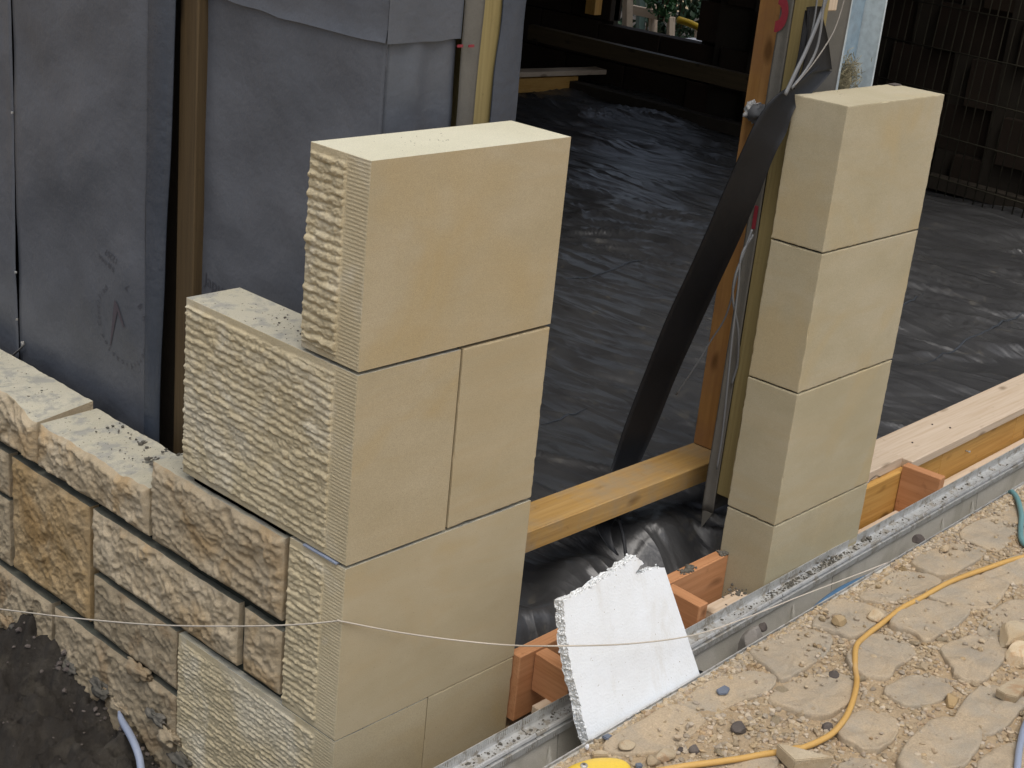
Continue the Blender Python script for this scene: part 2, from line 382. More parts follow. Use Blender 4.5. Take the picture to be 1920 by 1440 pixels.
def earthz(X, Y):
    z = -1.165+.04*fbm(X*5, Y*5, 1, 4, 3)+.016*(1-np.abs(fbm(X*26, Y*26, 2, 3, 4))*2)+.007*fbm(X*90, Y*90, 2, 2, 6)
    z = z-.10*sstep((-X-.05)/.3)+.05*sstep((X+.06)/.06)*(.6+.8*vn(Y*9, 0, 0, 3))
    return z
sheet('trench_earth', np.concatenate([[-3, -1.5], np.arange(-.8, .03, .0075)]), np.concatenate([np.arange(-.1, 1.35, .0075), [1.5, 2, 5]]), earthz, M['earth'], kind='structure')

# floor sheet of the building
def floorz(X, Y):
    wx = X+.12*fbm(X*1.3, Y*1.3, 3, 3, 21); wy = Y+.10*fbm(X*1.3, Y*1.3, 7, 3, 22)
    a = wx*.90+wy*.44; b = -wx*.44+wy*.90            # folds run along b
    cr = lambda n, k, p: np.clip(1-np.abs(n)*k, 0, 1)**p
    m = .35+.65*sstep(.5+.9*vn(X*1.3, Y*1.3, 0, 40))
    z = -.936+.020*fbm(a*3.3, b*1.0, 0, 3, 30)
    z = z+m*(.019*cr(fbm(a*3.6, b*.75, 0, 2, 31), 3.4, 1.3)+.013*cr(fbm(a*7.5+.6*b, b*1.5+4, 0, 2, 32), 3.6, 1.3)
             +.0070*cr(fbm(a*15-1.5*b, b*3.1, 0, 2, 36), 3.4, 1.2)+.0034*cr(fbm(a*31, b*6, 0, 2, 39), 2.6, 1))+.0010*fbm(a*50, b*14, 0, 2, 33)
    z = z+.006*fbm(X*2, Y*2, 0, 2, 37)
    fr = sstep((.20-Y)/.17)*sstep((1.25-X)/.2)
    big = .030*np.sin(9*X+14*Y+2.2*vn(X*5, Y*5, 0, 50))*sstep((.26-Y)/.1)
    return z-.055*fr+big*sstep((1.25-X)/.2)*.9
fx = np.concatenate([np.arange(.21, 2.8, .0085), np.arange(2.8, 5.9, .018)])
fy = np.concatenate([np.arange(.025, .16, .009), np.arange(.16, 1.9, .010), np.arange(1.9, 4.8, .026)])
fl = sheet('floor_membrane', fx, fy, floorz, M['dpm'], kind='structure')
# folded seams in the polythene
for pts in ([(1045, 521), (1110, 512), (1190, 488), (1225, 478)], [(1015, 783), (1060, 768), (1103, 748)],
            [(1715, 682), (1770, 652), (1830, 622), (1880, 600), (1920, 586), (1990, 560)], [(1650, 590), (1700, 566), (1735, 545)]):
    P = [hit(a, b, 'z', -.922) for a, b in pts]; P = smooth_path(P, 6)
    P[:, 2] = floorz(P[:, 0], P[:, 1])+.0015
    tube('folded_seam', P, list(.0042*np.sin(np.linspace(.15, 2.99, len(P)))), M['seam'], fl, 6, .5)

# building shell (dark interior)
shell_z1 = 1.5
wl = thing('back_wall', 'dark brown back wall of the building, with a window opening and a timber rail', 'wall', (5.6, 2.5, -.95))
nrow = 0
def xwall(y): return 4.98+.25*(y-1.2)*.75 if y < 3.2 else 5.36
# masonry blocks, one course after another, around the window hole y 3.35..3.95 above z -.58
bh, bw = .215, .44
for r in range(12):
    z0 = -.99+r*bh; off = (r % 2)*bw/2
    y = -.6+off-bw
    while y < 4.7:
        a, b = y+.005, y+bw-.005; y += bw
        segs = [(a, b)]
        if z0+bh > -.575+.02:
            segs = []
            if a < 3.33: segs.append((a, min(b, 3.33)))
            if b > 3.95: segs.append((max(a, 3.95), b))
        for (p, q) in segs:
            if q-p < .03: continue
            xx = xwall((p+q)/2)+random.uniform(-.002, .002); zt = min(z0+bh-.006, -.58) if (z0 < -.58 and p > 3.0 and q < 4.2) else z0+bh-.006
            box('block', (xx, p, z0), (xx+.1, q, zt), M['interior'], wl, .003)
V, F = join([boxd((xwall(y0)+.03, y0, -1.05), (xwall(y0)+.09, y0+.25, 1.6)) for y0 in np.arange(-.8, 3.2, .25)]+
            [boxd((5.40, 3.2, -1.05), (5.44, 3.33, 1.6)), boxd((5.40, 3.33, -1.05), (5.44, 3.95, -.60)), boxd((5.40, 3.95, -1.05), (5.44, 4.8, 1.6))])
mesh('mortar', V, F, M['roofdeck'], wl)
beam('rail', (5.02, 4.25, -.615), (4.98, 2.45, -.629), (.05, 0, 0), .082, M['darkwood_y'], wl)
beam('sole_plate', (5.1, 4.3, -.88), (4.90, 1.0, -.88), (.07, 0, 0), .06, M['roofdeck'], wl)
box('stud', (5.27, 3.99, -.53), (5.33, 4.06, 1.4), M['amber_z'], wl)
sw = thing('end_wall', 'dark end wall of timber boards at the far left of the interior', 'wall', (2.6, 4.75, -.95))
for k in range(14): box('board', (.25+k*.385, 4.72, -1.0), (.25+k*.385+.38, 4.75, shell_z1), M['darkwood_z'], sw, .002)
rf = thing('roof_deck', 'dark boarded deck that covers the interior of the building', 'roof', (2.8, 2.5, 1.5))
for k in range(20): box('board', (.16+k*.30, .75, 1.50), (.16+k*.30+.296, 4.85, 1.535), M['roofdeck'], rf, .002)  # unseen deck, added to keep daylight off the interior
# reinforcement mesh leaning on the back wall
mg = thing('reinforcement_mesh', 'thin rusty steel mesh panel leaning against the dark back wall at right', 'steel mesh', (4.75, 1.4, -.93))
for k in range(34):
    y = .55+k*.050; x0 = 4.62+.20*(y-.5); 
    tube('rod', [(x0, y, -.93), (x0+.10, y+.01*random.uniform(-1, 1), .35)], .0032, M['rust'], mg, 5)
for k in range(7):
    z = -.86+k*.18; tube('cross_rod', [(4.61+.078*(z+.93), .5, z), (4.96+.078*(z+.93), 2.25, z)], .0032, M['rust'], mg, 5)
# plank lying on the floor in the far left
pk = thing('floor_plank', 'pale pine plank lying on an amber batten on the black floor sheet, far inside', 'plank', (5.2, 4.2, -.93))
a0 = hit(940, 137, 'z', -.822); a1 = hit(1138, 131, 'z', -.822)
beam('plank', a0, a1, (.02, .10, 0), .026, M['pine_x'], pk)
b0 = hit(940, 148, 'z', -.850); b1 = hit(1085, 141, 'z', -.850)
beam('batten', b0+np.array([0, .0, -.006]), b1+np.array([0, .0, -.006]), (.01, .06, 0), .075, M['amber_x'], pk)

# ------------------------------------------------------------------ outside, seen through the window hole
og = sheet('garden_ground', np.linspace(5.6, 12, 5), np.linspace(0, 12, 5), lambda X, Y: X*0-1.3, M['earth'], kind='structure')
def far(px, py, x): return hit(px, py, 'x', x)
def vpost(name, px, py0, py1, wpx, x, mat, parent, d=.06):
    a = far(px, py0, x); b = far(px-2, py1, x); w = wpx*(x-CAM[0])/2000*.75
    return from_bm(name, box8([(x, b[1]-w/2, b[2]), (x+d, b[1]-w/2, b[2]), (x+d, b[1]+w/2, b[2]), (x, b[1]+w/2, b[2]),
                               (x, a[1]-w/2, a[2]), (x+d, a[1]-w/2, a[2]), (x+d, a[1]+w/2, a[2]), (x, a[1]+w/2, a[2])], .002), mat, parent)
fn = thing('garden_fence', 'pale timber post and rail fence outside, seen through the window hole', 'fence', (6.2, 4.2, -1.3))
vpost('post', 1172, -40, 75, 14, 6.0, M['pine_z'], fn)
vpost('post', 1220, 8, 80, 9, 6.25, M['pine_z'], fn)
vpost('post', 1253, 32, 90, 8, 6.25, M['pine_z'], fn)
a = far(1180, 9, 6.24); b = far(1252, 24, 6.24); beam('rail', a, b, (.04, 0, 0), .055, M['pine_y'], fn)
vpost('post', 1305, 56, 100, 9, 6.25, M['pine_z'], fn)
o = vpost('green_pole', 1197, -60, 60, 11, 6.4, M['greenpost'], None); tag(o, 'green grey pole standing just left of the first fence rail post outside', 'pole')
a = far(1272, 37, 6.1); b = far(1312, 53, 6.1)
tag(tube('yellow_tube', smooth_path([a, (a+b)/2+np.array([0, 0, .005]), b], 4), .021, M['hoseyellow'], None, 10), 'bright yellow tube slanting across the window hole', 'tube')
a = far(1290, 73, 6.15); tag(box('white_ledge', (6.12, a[1]-.10, a[2]-.04), (6.3, a[1]+.03, a[2]), M['white']), 'small white ledge at the foot of the right garden post', 'ledge')
def leaves(n, cx, cy, cz, rx, ry, rz, size, seed):
    r = np.random.default_rng(seed); V = []; F = []
    for i in range(n):
        p = r.normal(size=3); p /= np.linalg.norm(p); p *= r.uniform(.3, 1)**.5
        c = np.array([cx+p[0]*rx, cy+p[1]*ry, cz+p[2]*rz])
        d = r.normal(size=3); d[2] += .4; d /= np.linalg.norm(d); s = np.cross(d, r.normal(size=3)); s /= np.linalg.norm(s)
        L = size*r.uniform(.6, 1.3); w = L*.28; b = len(V); n_ = np.cross(d, s)
        V += [c, c+d*L*.45+s*w+n_*w*.3, c+d*L, c+d*L*.45-s*w+n_*w*.3, c+d*L*.45]
        F += [(b, b+1, b+4), (b+1, b+2, b+4), (b+2, b+3, b+4), (b+3, b, b+4)]
    return V, F
for (px, py, x, n, rx, ry, rz, sz, m, lab) in (
        (1242, 10, 6.12, 130, .06, .10, .09, .055, 'leaf', 'bright green leafy shrub spilling over the garden rail'),
        (1275, 20, 6.6, 700, .15, .30, .30, .06, 'leaf_dark', 'dark green shrub behind the yellow tube'),
        (1215, 30, 7.2, 2200, .25, 1.0, .8, .09, 'leaf_dark', 'tall dark hedge filling the view through the window hole')):
    c = far(px, py, x); t = thing('shrub', lab, 'shrub', (c[0], c[1], c[2]-rz))
    V, F = leaves(n, c[0], c[1], c[2], rx, ry, rz, sz, int(px)); tag(mesh('foliage', V, F, M[m], t), kind='stuff')
    st = [tube_data([(c[0], c[1]+dy*.3, c[2]-rz), (c[0], c[1]+dy, c[2]+rz*.6)], .008, 5) for dy in (-.04, 0, .05)]
    V, F = join(st); mesh('stem', V, F, M['darkwood_z'], t)

# ------------------------------------------------------------------ left timber frame wall with membrane
tf = thing('timber_frame_wall', 'grey membrane clad timber frame wall with a vertical batten, behind the stone wall', 'wall', (.2, .7, -1.1))
def memx(x0, amp, seed, fold=None):
    def f(Y, Z):
        w = amp*(fbm(Y*2.2-Z*1.0, Z*3.0+Y*1.6, 0, 3, seed)+.22*fbm(Y*9, Z*10+Y*5, 0, 2, seed+5))*sstep((Y-.74)/.05)*np.clip(.35+sstep(np.abs(Y-1.194)/.06), .35, 1)
        if fold: w = w+fold(Y, Z)
        return x0+w
    return f
def vsheet(name, ys, zs, xf, mat, parent):
    Yg, Zg = np.meshgrid(ys, zs, indexing='ij'); Xg = xf(Yg, Zg)
    V = np.stack([Xg.ravel(), Yg.ravel(), Zg.ravel()], 1); n = len(ys)*len(zs)
    F = [tuple(reversed(f)) for f in gridf(len(ys), len(zs))]
    # thickness: a second skin 1.5 mm behind
    V2 = V+np.array([.0015, 0, 0]); F2 = [tuple(i+n for i in reversed(f)) for f in F]
    rim = []
    nz = len(zs); ny = len(ys)
    for i in range(ny-1):
        for j in (0, nz-1): a, b = i*nz+j, (i+1)*nz+j; rim.append((a, b, b+n, a+n) if j == 0 else (b, a, a+n, b+n))
    for j in range(nz-1):
        for i in (0, ny-1): a, b = i*nz+j, i*nz+j+1; rim.append((b, a, a+n, b+n) if i == 0 else (a, b, b+n, a+n))
    return mesh(name, np.concatenate([V, V2]), F+F2+rim, mat, parent, True)
ZB, ZT = -1.1, 1.5
zs = np.arange(ZB, ZT+.01, .014)
XL = .160
leftx = memx(XL, .010, 61)
vsheet('membrane', np.arange(1.196, 2.6, .014), zs, memx(XL-.004, .011, 64), M['membrane'], tf)
vsheet('membrane', np.arange(.735, 1.192, .012), zs, leftx, M['membrane'], tf)
box('seam_batten', (.172, 1.18, ZB), (.19, 1.215, ZT), M['dpc'], tf)
for z in (-.18, -.50, -.60): box('staple', (.152, 1.189, z-.002), (.156, 1.192, z+.002), M['galv'], tf, .0003)
# folded strip at the sheet's edge: wider at the top
yy0 = lambda Z: .742+.0*Z
def strip_pts():
    zz = np.arange(ZB, ZT+.01, .02); V = []; F = []
    for i, z in enumerate(zz):
        t = sstep((z+.75)/.85); w = .028+.030*t; wob = .0025*vn(z*7, 0, 0, 3)
        prof = [(XL-.004, .745), (XL-.006+wob, .741), (XL-.001, .741-w*.5+wob), (XL+.006, .741-w), (XL+.009, .741-w+.001), (XL+.002, .741-w*.5)]
        for (x, y) in prof: V.append((x, y+wob, z))
    for i in range(len(zz)-1):
        for k in range(6):
            F.append((i*6+k, (i+1)*6+k, (i+1)*6+(k+1) % 6, i*6+(k+1) % 6))
    return V, F
V, F = strip_pts(); mesh('membrane_strip', V, F, M['membrane_strip'], tf, True)
box('batten', (.184, .642, ZB), (.224, .692, ZT), M['brown_z'], tf, .002)
cor = lambda Y, Z: -.0*Y
def rightx(Y, Z):
    w = .0085*(fbm(Y*2.4-Z*1.1, Z*2.9+Y*1.5, 0, 3, 77)+.3*fbm(Y*9, Z*7, 0, 2, 78))
    return .205+w*sstep((Y-.21)/.04)*sstep((.66-Y)/.06)
vsheet('membrane', np.arange(.205, .660, .011), zs, rightx, M['membrane'], tf)
# return of the sheet round the corner, facing the camera side (plane y = .205)
def vsheet_y(name, xs_, zs_, yf, mat, parent):
    Xg, Zg = np.meshgrid(xs_, zs_, indexing='ij'); Yg = yf(Xg, Zg)
    V = np.stack([Xg.ravel(), Yg.ravel(), Zg.ravel()], 1); n = len(V); F = gridf(len(xs_), len(zs_))
    nz = len(zs_); ny = len(xs_); rim = []
    for i in range(ny-1):
        for j in (0, nz-1): a, b = i*nz+j, (i+1)*nz+j; rim.append((a, b, b+n, a+n))
    for j in range(nz-1):
        for i in (0, ny-1): a, b = i*nz+j, i*nz+j+1; rim.append((b, a, a+n, b+n))
    return mesh(name, np.concatenate([V, V+np.array([0, .0015, 0])]), F+[tuple(i+n for i in reversed(f)) for f in F]+rim, mat, parent, True)
vsheet_y('membrane', np.arange(.2045, .352, .008), zs, lambda X, Z: .205+.004*fbm(X*9, Z*4, 3, 3, 80)*sstep((X-.205)/.03)+.003*np.sin(X*90)*sstep((X-.22)/.03), M['membrane'], tf)
# upper lap of membrane with a lower edge at z ~ .115
zl = np.arange(0, 1, .05)
def lap():
    ys = np.arange(.2035, .656, .012); V = []; n = 28
    for y in ys:
        zb = .112+.012*max(0, (y-.45))/.2+.0015*float(vn(y*20, 0, 0, 5))
        for k in range(n):
            z = zb+(ZT-zb)*(k/(n-1))**1.6
            V.append((float(rightx(y, z))-.006+.003*min(1, k/2), y, z))
    return V, [tuple(reversed(f)) for f in gridf(len(ys), n)]
V, F = lap(); mesh('membrane_lap', V, F, M['membrane'], tf, True)
def lap2():
    xs_ = np.arange(.198, .352, .008); V = []; n = 28
    for x in xs_:
        zb = .112+.02*(x-.2)+.0012*float(vn(x*30, 0, 0, 5))
        for k in range(n):
            z = zb+(ZT-zb)*(k/(n-1))**1.6
            V.append((x, .1985+.002*float(vn(x*25, z*6, 0, 8)), z))
    return V, gridf(len(xs_), n)
V, F = lap2(); mesh('membrane_lap', V, F, M['membrane'], tf, True)
vsheet_y('wrap_strip', np.arange(.350, .394, .0055), zs, lambda X, Z: .196+.003*fbm(X*30, Z*5, 1, 2, 83)-.006*sstep((.356-X)/.006)*(1+.6*vn(Z*9, 0, 0, 3)), M['membrane_back'], tf)
box('jamb_stud', (.392, .200, ZB), (.440, .29, ZT), M['treated_z'], tf, .002)
def jstrip():
    zz = np.arange(ZB, ZT, .02); V = []; n = 5
    for z in zz:
        xl = .428-.020*sstep((z+.02)/-.06*1.0) if z < .05 else .428+.006*sstep((z-.05)/.1)
        for k in range(n):
            t = k/(n-1); V.append((xl+(.487-xl)*t, .194-.004*math.sin(t*3.1)+.0015*float(vn(z*14, t*3, 0, 4)), z))
    return V, [tuple(reversed(f)) for f in gridf(len(zz), n)]
V, F = jstrip(); V2 = [(a, b+.002, c) for a, b, c in V]; n = len(V)
mesh('membrane_strip', V+V2, F+[tuple(i+n for i in reversed(f)) for f in F], M['membrane_strip'], tf, True)
box('backing_board', (.224, .30, ZB), (.236, 4.7, ZT), M['roofdeck'], tf, 0)
box('backing_board', (.24, .292, ZB), (.485, .300, ZT), M['roofdeck'], tf, 0)

P = [hit(a, b, 'x', XL-.008) for a, b in ((-6, 690), (8, 680), (22, 668), (36, 656), (43, 648), (42, 640))]
tube('torn_tape', smooth_path(P, 4), .004, M['whiteprint'], tf, 6, .4)
# printed marks on the membrane
def text_mesh(name, items, xf, mat, parent, axis='x', off=.0012):
    """items: (string, y, z, size, rotation) laid on the sheet x = xf(y, z); seen from -x the reading direction is -y"""
    V = []; F = []
    for (s, y0, z0, size, rot) in items:
        cu = bpy.data.curves.new('t', 'FONT'); cu.body = s; cu.size = size; cu.align_x = 'CENTER'; cu.align_y = 'CENTER'; cu.resolution_u = 2
        ob = bpy.data.objects.new('t', cu); col.objects.link(ob)
        dg = bpy.context.evaluated_depsgraph_get(); me = ob.evaluated_get(dg).to_mesh(); b = len(V)
        for v in me.vertices:
            a = v.co.x*math.cos(rot)-v.co.y*math.sin(rot); c = v.co.x*math.sin(rot)+v.co.y*math.cos(rot)
            yy, zz = y0-a, z0+c; V.append((float(xf(np.array(yy), np.array(zz)))-off, yy, zz))
        for p in me.polygons: F.append([b+i for i in p.vertices])
        ob.to_mesh_clear(); bpy.data.objects.remove(ob); bpy.data.curves.remove(cu)
    return mesh(name, V, F, mat, parent)
cy, cz, ra, rb = .815, -.500, .073, .078
its = []
def arc(s, a0, a1):
    for i, ch in enumerate(s):
        a = math.radians(a0+(a1-a0)*i/max(1, len(s)-1))        # clockwise as seen, tops outward
        its.append((ch, cy-ra*math.cos(a), cz+rb*math.sin(a), .0165, a-math.pi/2))
arc('BRE', 42, 8); arc('Certification', -22, -150); arc('Certified', 192, 128)
text_mesh('printed_ring', its, leftx, M['stamp'], tf)
text_mesh('printed_number', [('12207', .845, -.375, .019, math.radians(168)), ('www III 0', .862, -.392, .015, math.radians(-14)), ('7', .79, -.418, .02, 2.6)], leftx, M['stamp'], tf)
def logo():
    P = [[(.0, .045), (-.004, .045), (-.030, -.055), (-.026, -.050), (.003, .022)], [(.0, .045), (.006, .040), (.026, .0), (.020, .0), (.002, .028)]]
    V = []; F = []
    for poly in P:
        b = len(V)
        for (a, c) in poly: yy, zz = cy+.012-a, cz+c; V.append((float(leftx(np.array(yy), np.array(zz)))-.0015, yy, zz))
        F.append(list(range(b, b+len(poly))))
    return mesh('printed_tick', V, F, M['stampred'], tf)
logo()
text_mesh('printed_word', [('Japuno', .585, -.372, .034, math.radians(-8))], rightx, M['stamp'], tf)
for k, (px, py) in enumerate(((862, 86), (883, 86))):
    p = hit(px, py, 'y', .19); box('red_dash', (p[0]-.006, .1885, p[2]-.002), (p[0]+.006, .190, p[2]+.002), M['redprint'], tf, 0)

# ------------------------------------------------------------------ stone blocks with relief
def relief_block(name, x0, x1, y0, y1, z0, z1, disp, ys, zs, mats, parent, topfun=None, warp=.0, seed=0):
    ys = np.asarray(ys); zs = np.asarray(zs); ny, nz = len(ys), len(zs)
    Y, Z = np.meshgrid(ys, zs, indexing='ij'); D = disp(Y, Z)
    if topfun is not None:
        t = (Z-z0)/(z1-z0); Zt = topfun(Y); Z = z0+(Zt-z0)*t
    X = x0-D
    V = np.stack([X.ravel(), Y.ravel(), Z.ravel()], 1)
    bz = z1
    B = [];
    # back ring mirrors the border of the front
    idx = lambda i, j: i*nz+j
    border = [(i, 0) for i in range(ny)]+[(ny-1, j) for j in range(1, nz)]+[(i, nz-1) for i in range(ny-2, -1, -1)]+[(0, j) for j in range(nz-2, 0, -1)]
    xb = (lambda y: x1) if not callable(x1) else x1
    n0 = len(V); bv = [(xb(ys[i]), ys[i], zs[j]) for i, j in border]
    V = np.concatenate([V, np.array(bv)])
    F = [tuple(reversed(f)) for f in gridf(ny, nz)]; mi = [0]*len(F); sm = [True]*len(F)
    m = len(border)
    for k in range(m):
        a, b = idx(*border[k]), idx(*border[(k+1) % m])
        F.append((a, b, n0+(k+1) % m, n0+k))
        (i, j), (i2, j2) = border[k], border[(k+1) % m]
        mi.append(1 if (j == nz-1 and j2 == nz-1) else 2); sm.append(False)
    tp = {i: n0+k for k, (i, j) in enumerate(border) if j == nz-1}
    for i in range(ny-1):
        F.append((n0+i, n0+i+1, tp[i+1], tp[i])); mi.append(2); sm.append(False)
    if warp:
        V[:, 1] += warp*fbm(V[:, 2]*28, V[:, 1]*9, 0, 3, seed+90)*.6
        V[:, 2] += warp*fbm(V[:, 1]*28, V[:, 2]*9, 5, 3, seed+95)*(.6 if topfun is None else .9)
    return mesh(name, V, F, mats, parent, sm, mi)
def edge_mask(Y, Z, y0, y1, z0, z1, w):
    d = np.minimum(np.minimum(Y-y0, y1-Y), np.minimum(Z-z0, z1-Z)); return sstep(d/w)
def tooled(y0, y1, z0, z1, pitch, amp, seed, margin, topm=.011, slope=0.0):
    def f(Y, Z):
        ph = (Z+slope*Y)/pitch+.17*fbm(Y*7, Z*14, 0, 2, seed)+.11*vn(Y*34, Z*60, 0, seed+2)+.10*vn(Y*110, Z*110, 0, seed+3)
        c = .5+.5*np.cos(2*np.pi*ph)
        r = np.clip(c, 0, 1)**.42
        row = np.floor(ph+.5)
        am = .66+.40*vn(Y*34, row*3.7, 0, seed+7)+.34*vn(Y*95, row*2.1, 0, seed+8)
        d = amp*(r*np.clip(am, .15, 1.3))+.0012*fbm(Y*240, Z*300, 0, 2, seed+9)+.0008+.0012*fbm(Y*22, Z*22, 0, 2, seed+15)
        m = sstep((Z-z0-.001)/.004)*0+np.minimum(sstep((z1-topm-Z)/.0035), sstep((Z-z0-topm*.8)/.0035))
        me = np.minimum(sstep((y1-Y+.0005)/.0035), sstep((Y-margin)/.003))
        d = d*m*me
        if margin > y0+.005:      # drafted margin: fine parallel ribs
            rib = .00075*(.5+.5*np.cos(2*np.pi*(Z+.0006*vn(Y*40, Z*30, 0, seed))/.0056))-.0006
            gro = -.0012*np.exp(-((Y-margin+.001)/.0009)**2)
            d = d+np.where(Y < margin, rib*sstep((Y-y0)/.0015)*sstep((z1-Z)/.002)*sstep((Z-z0)/.002), 0)+gro
        return d
    return f
def rough(y0, y1, z0, z1, amp_, pil_, seed, aniso=(1, 1), tilt=0.0):
    def f(Y, Z):
        amp = amp_*.62; pil = pil_*.45; m = edge_mask(Y, Z, y0, y1, z0, z1, .011); m0 = edge_mask(Y, Z, y0, y1, z0, z1, .004)
        ya = Y*math.cos(tilt)+Z*math.sin(tilt); za = -Y*math.sin(tilt)+Z*math.cos(tilt)
        w = .4*fbm(ya*14, za*14, 0, 2, seed+4)
        n = fbm(ya*20*aniso[0]+w, za*20*aniso[1]+w, 0, 2, seed)
        r = 1-np.abs(fbm(ya*38*aniso[0]+w, za*38*aniso[1], 2, 3, seed+2))*1.5
        q = 1.6-np.abs(fbm(ya*85*aniso[0], za*85*aniso[1]+w, 4, 3, seed+6))*2.0
        fac = np.floor((fbm(ya*17, za*17, 6, 2, seed+12)+.25*ya*20)*2.2)
        st = .0024*(vn(fac*1.7, 0, 0, seed+13))
        return m*(pil+amp*(.75*n+.95*r+.33*q)*.5+st)+m0*.0010*fbm(Y*210, Z*210, 0, 2, seed+8)-.001*(1-m0)
    return f
def lins(a, b, st): return np.linspace(a, b, max(3, int(round((b-a)/st))+1))

def sawn_block(name, a, b, mat, parent, seed=0, label=None):
    a = np.array(a, float); b = np.array(b, float); ax = []
    for k in range(3):
        L = b[k]-a[k]; n = max(2, int(L/.007)); e = [0, .0009, .0024]
        ax.append(np.unique(np.concatenate([np.array(e), np.linspace(.0024, L-.0024, n), L-np.array(e)]))+a[k])
    idx = {}; V = []
    def vid(p):
        key = tuple(np.round(p, 6))
        if key not in idx: idx[key] = len(V); V.append(p)
        return idx[key]
    F = []
    for k in range(3):
        u, v = (k+1) % 3, (k+2) % 3
        for side in (0, 1):
            w = a[k] if side == 0 else b[k]; U, W_ = ax[u], ax[v]
            g = [[None]*len(W_) for _ in U]
            for i, uu in enumerate(U):
                for j, vv in enumerate(W_):
                    p = [0, 0, 0]; p[k] = w; p[u] = uu; p[v] = vv; g[i][j] = vid(tuple(p))
            for i in range(len(U)-1):
                for j in range(len(W_)-1):
                    q = (g[i][j], g[i+1][j], g[i+1][j+1], g[i][j+1]); F.append(q if side else q[::-1])
    V = np.array(V); D = np.minimum(V-a, b-V); S = np.sort(D, axis=1); e2 = S[:, 1]
    ch = .0004+.0024*np.clip(fbm(V[:, 0]*60+seed, V[:, 1]*60, V[:, 2]*60, 3, 11)-.50, 0, 1)+.0003*fbm(V[:, 0]*300, V[:, 1]*300, V[:, 2]*300+seed, 2, 12)
    pull = np.clip(ch, 0, .003)*np.clip(1-e2/.0024, 0, 1)
    c = (a+b)/2
    for k in range(3): V[:, k] -= np.where(D[:, k] < .0022, np.sign(V[:, k]-c[k])*pull, 0)
    o = mesh(name, V, F, mat, parent, False)
    return tag(o, label) if label else o
sw_ = thing('stone_wall', 'unfinished sandstone wall corner with tooled quoins stepping down to rock faced stones on the left', 'wall', (.05, .3, -1.2))
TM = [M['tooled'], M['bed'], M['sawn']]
def quoin_group(nm, x1, y1, z0, z1, pitch, amp, seed, label=None, mats=TM, xface=None, slope=0.0, y0=0.0):
    ys = np.unique(np.concatenate([lins(y0, .0475, .0045), lins(.0475, .051, .0012), lins(.051, y1-.004, .0021), lins(y1-.004, y1, .001)]))
    zs = lins(z0, z1, .00125)
    o = relief_block(nm, 0.0, x1, y0, y1, z0, z1, tooled(y0, y1, z0, z1, pitch, amp, seed, .0475, slope=slope), ys, zs, mats, sw_, warp=0)
    if label: o['label'] = label
    return o
J = .0028
Z1, Z2, Z3, Z4 = -.3000, -.6024, -.9013, -1.21
W = .4011
# course 1: one big block, tooled return and smooth face
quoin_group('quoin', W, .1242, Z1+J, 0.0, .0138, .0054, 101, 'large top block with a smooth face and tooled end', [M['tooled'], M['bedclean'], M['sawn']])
# course 2: L-shaped block with a long tooled return, and the smooth closing block beside it
ys2 = lambda y1: np.unique(np.concatenate([lins(0, .0475, .0045), lins(.0475, .051, .0012), lins(.051, .1245, .0021), [.1246], lins(.1246, y1-.004, .0021), lins(y1-.004, y1, .001)]))
def lquoin(y1, xr, xt, z0, z1, pitch, amp, seed, slope=0.0, label=None):
    o = relief_block('quoin', 0.0, lambda y: xr if y <= .1245 else xt, 0.0, y1, z0, z1,
                     tooled(0.0, y1, z0, z1, pitch, amp, seed, .0475, slope=slope), ys2(y1), lins(z0, z1, .0013), TM, sw_)
    if label: o['label'] = label
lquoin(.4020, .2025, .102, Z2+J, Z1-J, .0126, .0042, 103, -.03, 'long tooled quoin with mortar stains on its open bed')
sawn_block('quoin', (.2080, 0, Z2+J), (W, .122, Z1-J), M['sawn'], sw_, 1)
# course 3
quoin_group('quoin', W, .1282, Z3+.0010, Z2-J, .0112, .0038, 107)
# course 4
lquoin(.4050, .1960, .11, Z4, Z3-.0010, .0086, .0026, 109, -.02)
sawn_block('quoin', (.1985, 0, Z4), (W, .122, Z3-.0010), M['sawn'], sw_, 2)
# rock faced walling stones: y0, y1, z0, z1, amp, pillow, material, seed, aniso, tilt
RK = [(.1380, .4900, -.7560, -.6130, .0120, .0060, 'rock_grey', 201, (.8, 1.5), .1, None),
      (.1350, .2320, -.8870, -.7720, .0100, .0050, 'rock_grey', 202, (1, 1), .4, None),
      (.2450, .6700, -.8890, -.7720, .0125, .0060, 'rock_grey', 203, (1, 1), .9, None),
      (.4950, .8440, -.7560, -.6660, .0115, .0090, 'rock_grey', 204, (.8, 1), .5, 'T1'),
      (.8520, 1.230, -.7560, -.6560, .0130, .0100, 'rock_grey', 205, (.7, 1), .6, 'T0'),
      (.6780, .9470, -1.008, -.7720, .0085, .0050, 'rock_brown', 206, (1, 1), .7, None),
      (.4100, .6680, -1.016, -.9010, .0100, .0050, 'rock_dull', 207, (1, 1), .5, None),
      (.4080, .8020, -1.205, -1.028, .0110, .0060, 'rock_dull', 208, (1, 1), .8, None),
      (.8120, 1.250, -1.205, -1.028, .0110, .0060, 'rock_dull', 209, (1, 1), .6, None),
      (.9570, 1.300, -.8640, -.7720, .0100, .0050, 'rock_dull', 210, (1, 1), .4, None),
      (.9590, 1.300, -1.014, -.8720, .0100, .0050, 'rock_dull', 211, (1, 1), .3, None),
      (1.238, 1.600, -.7560, -.6480, .0120, .0080, 'rock_grey', 212, (1, 1), .3, None)]
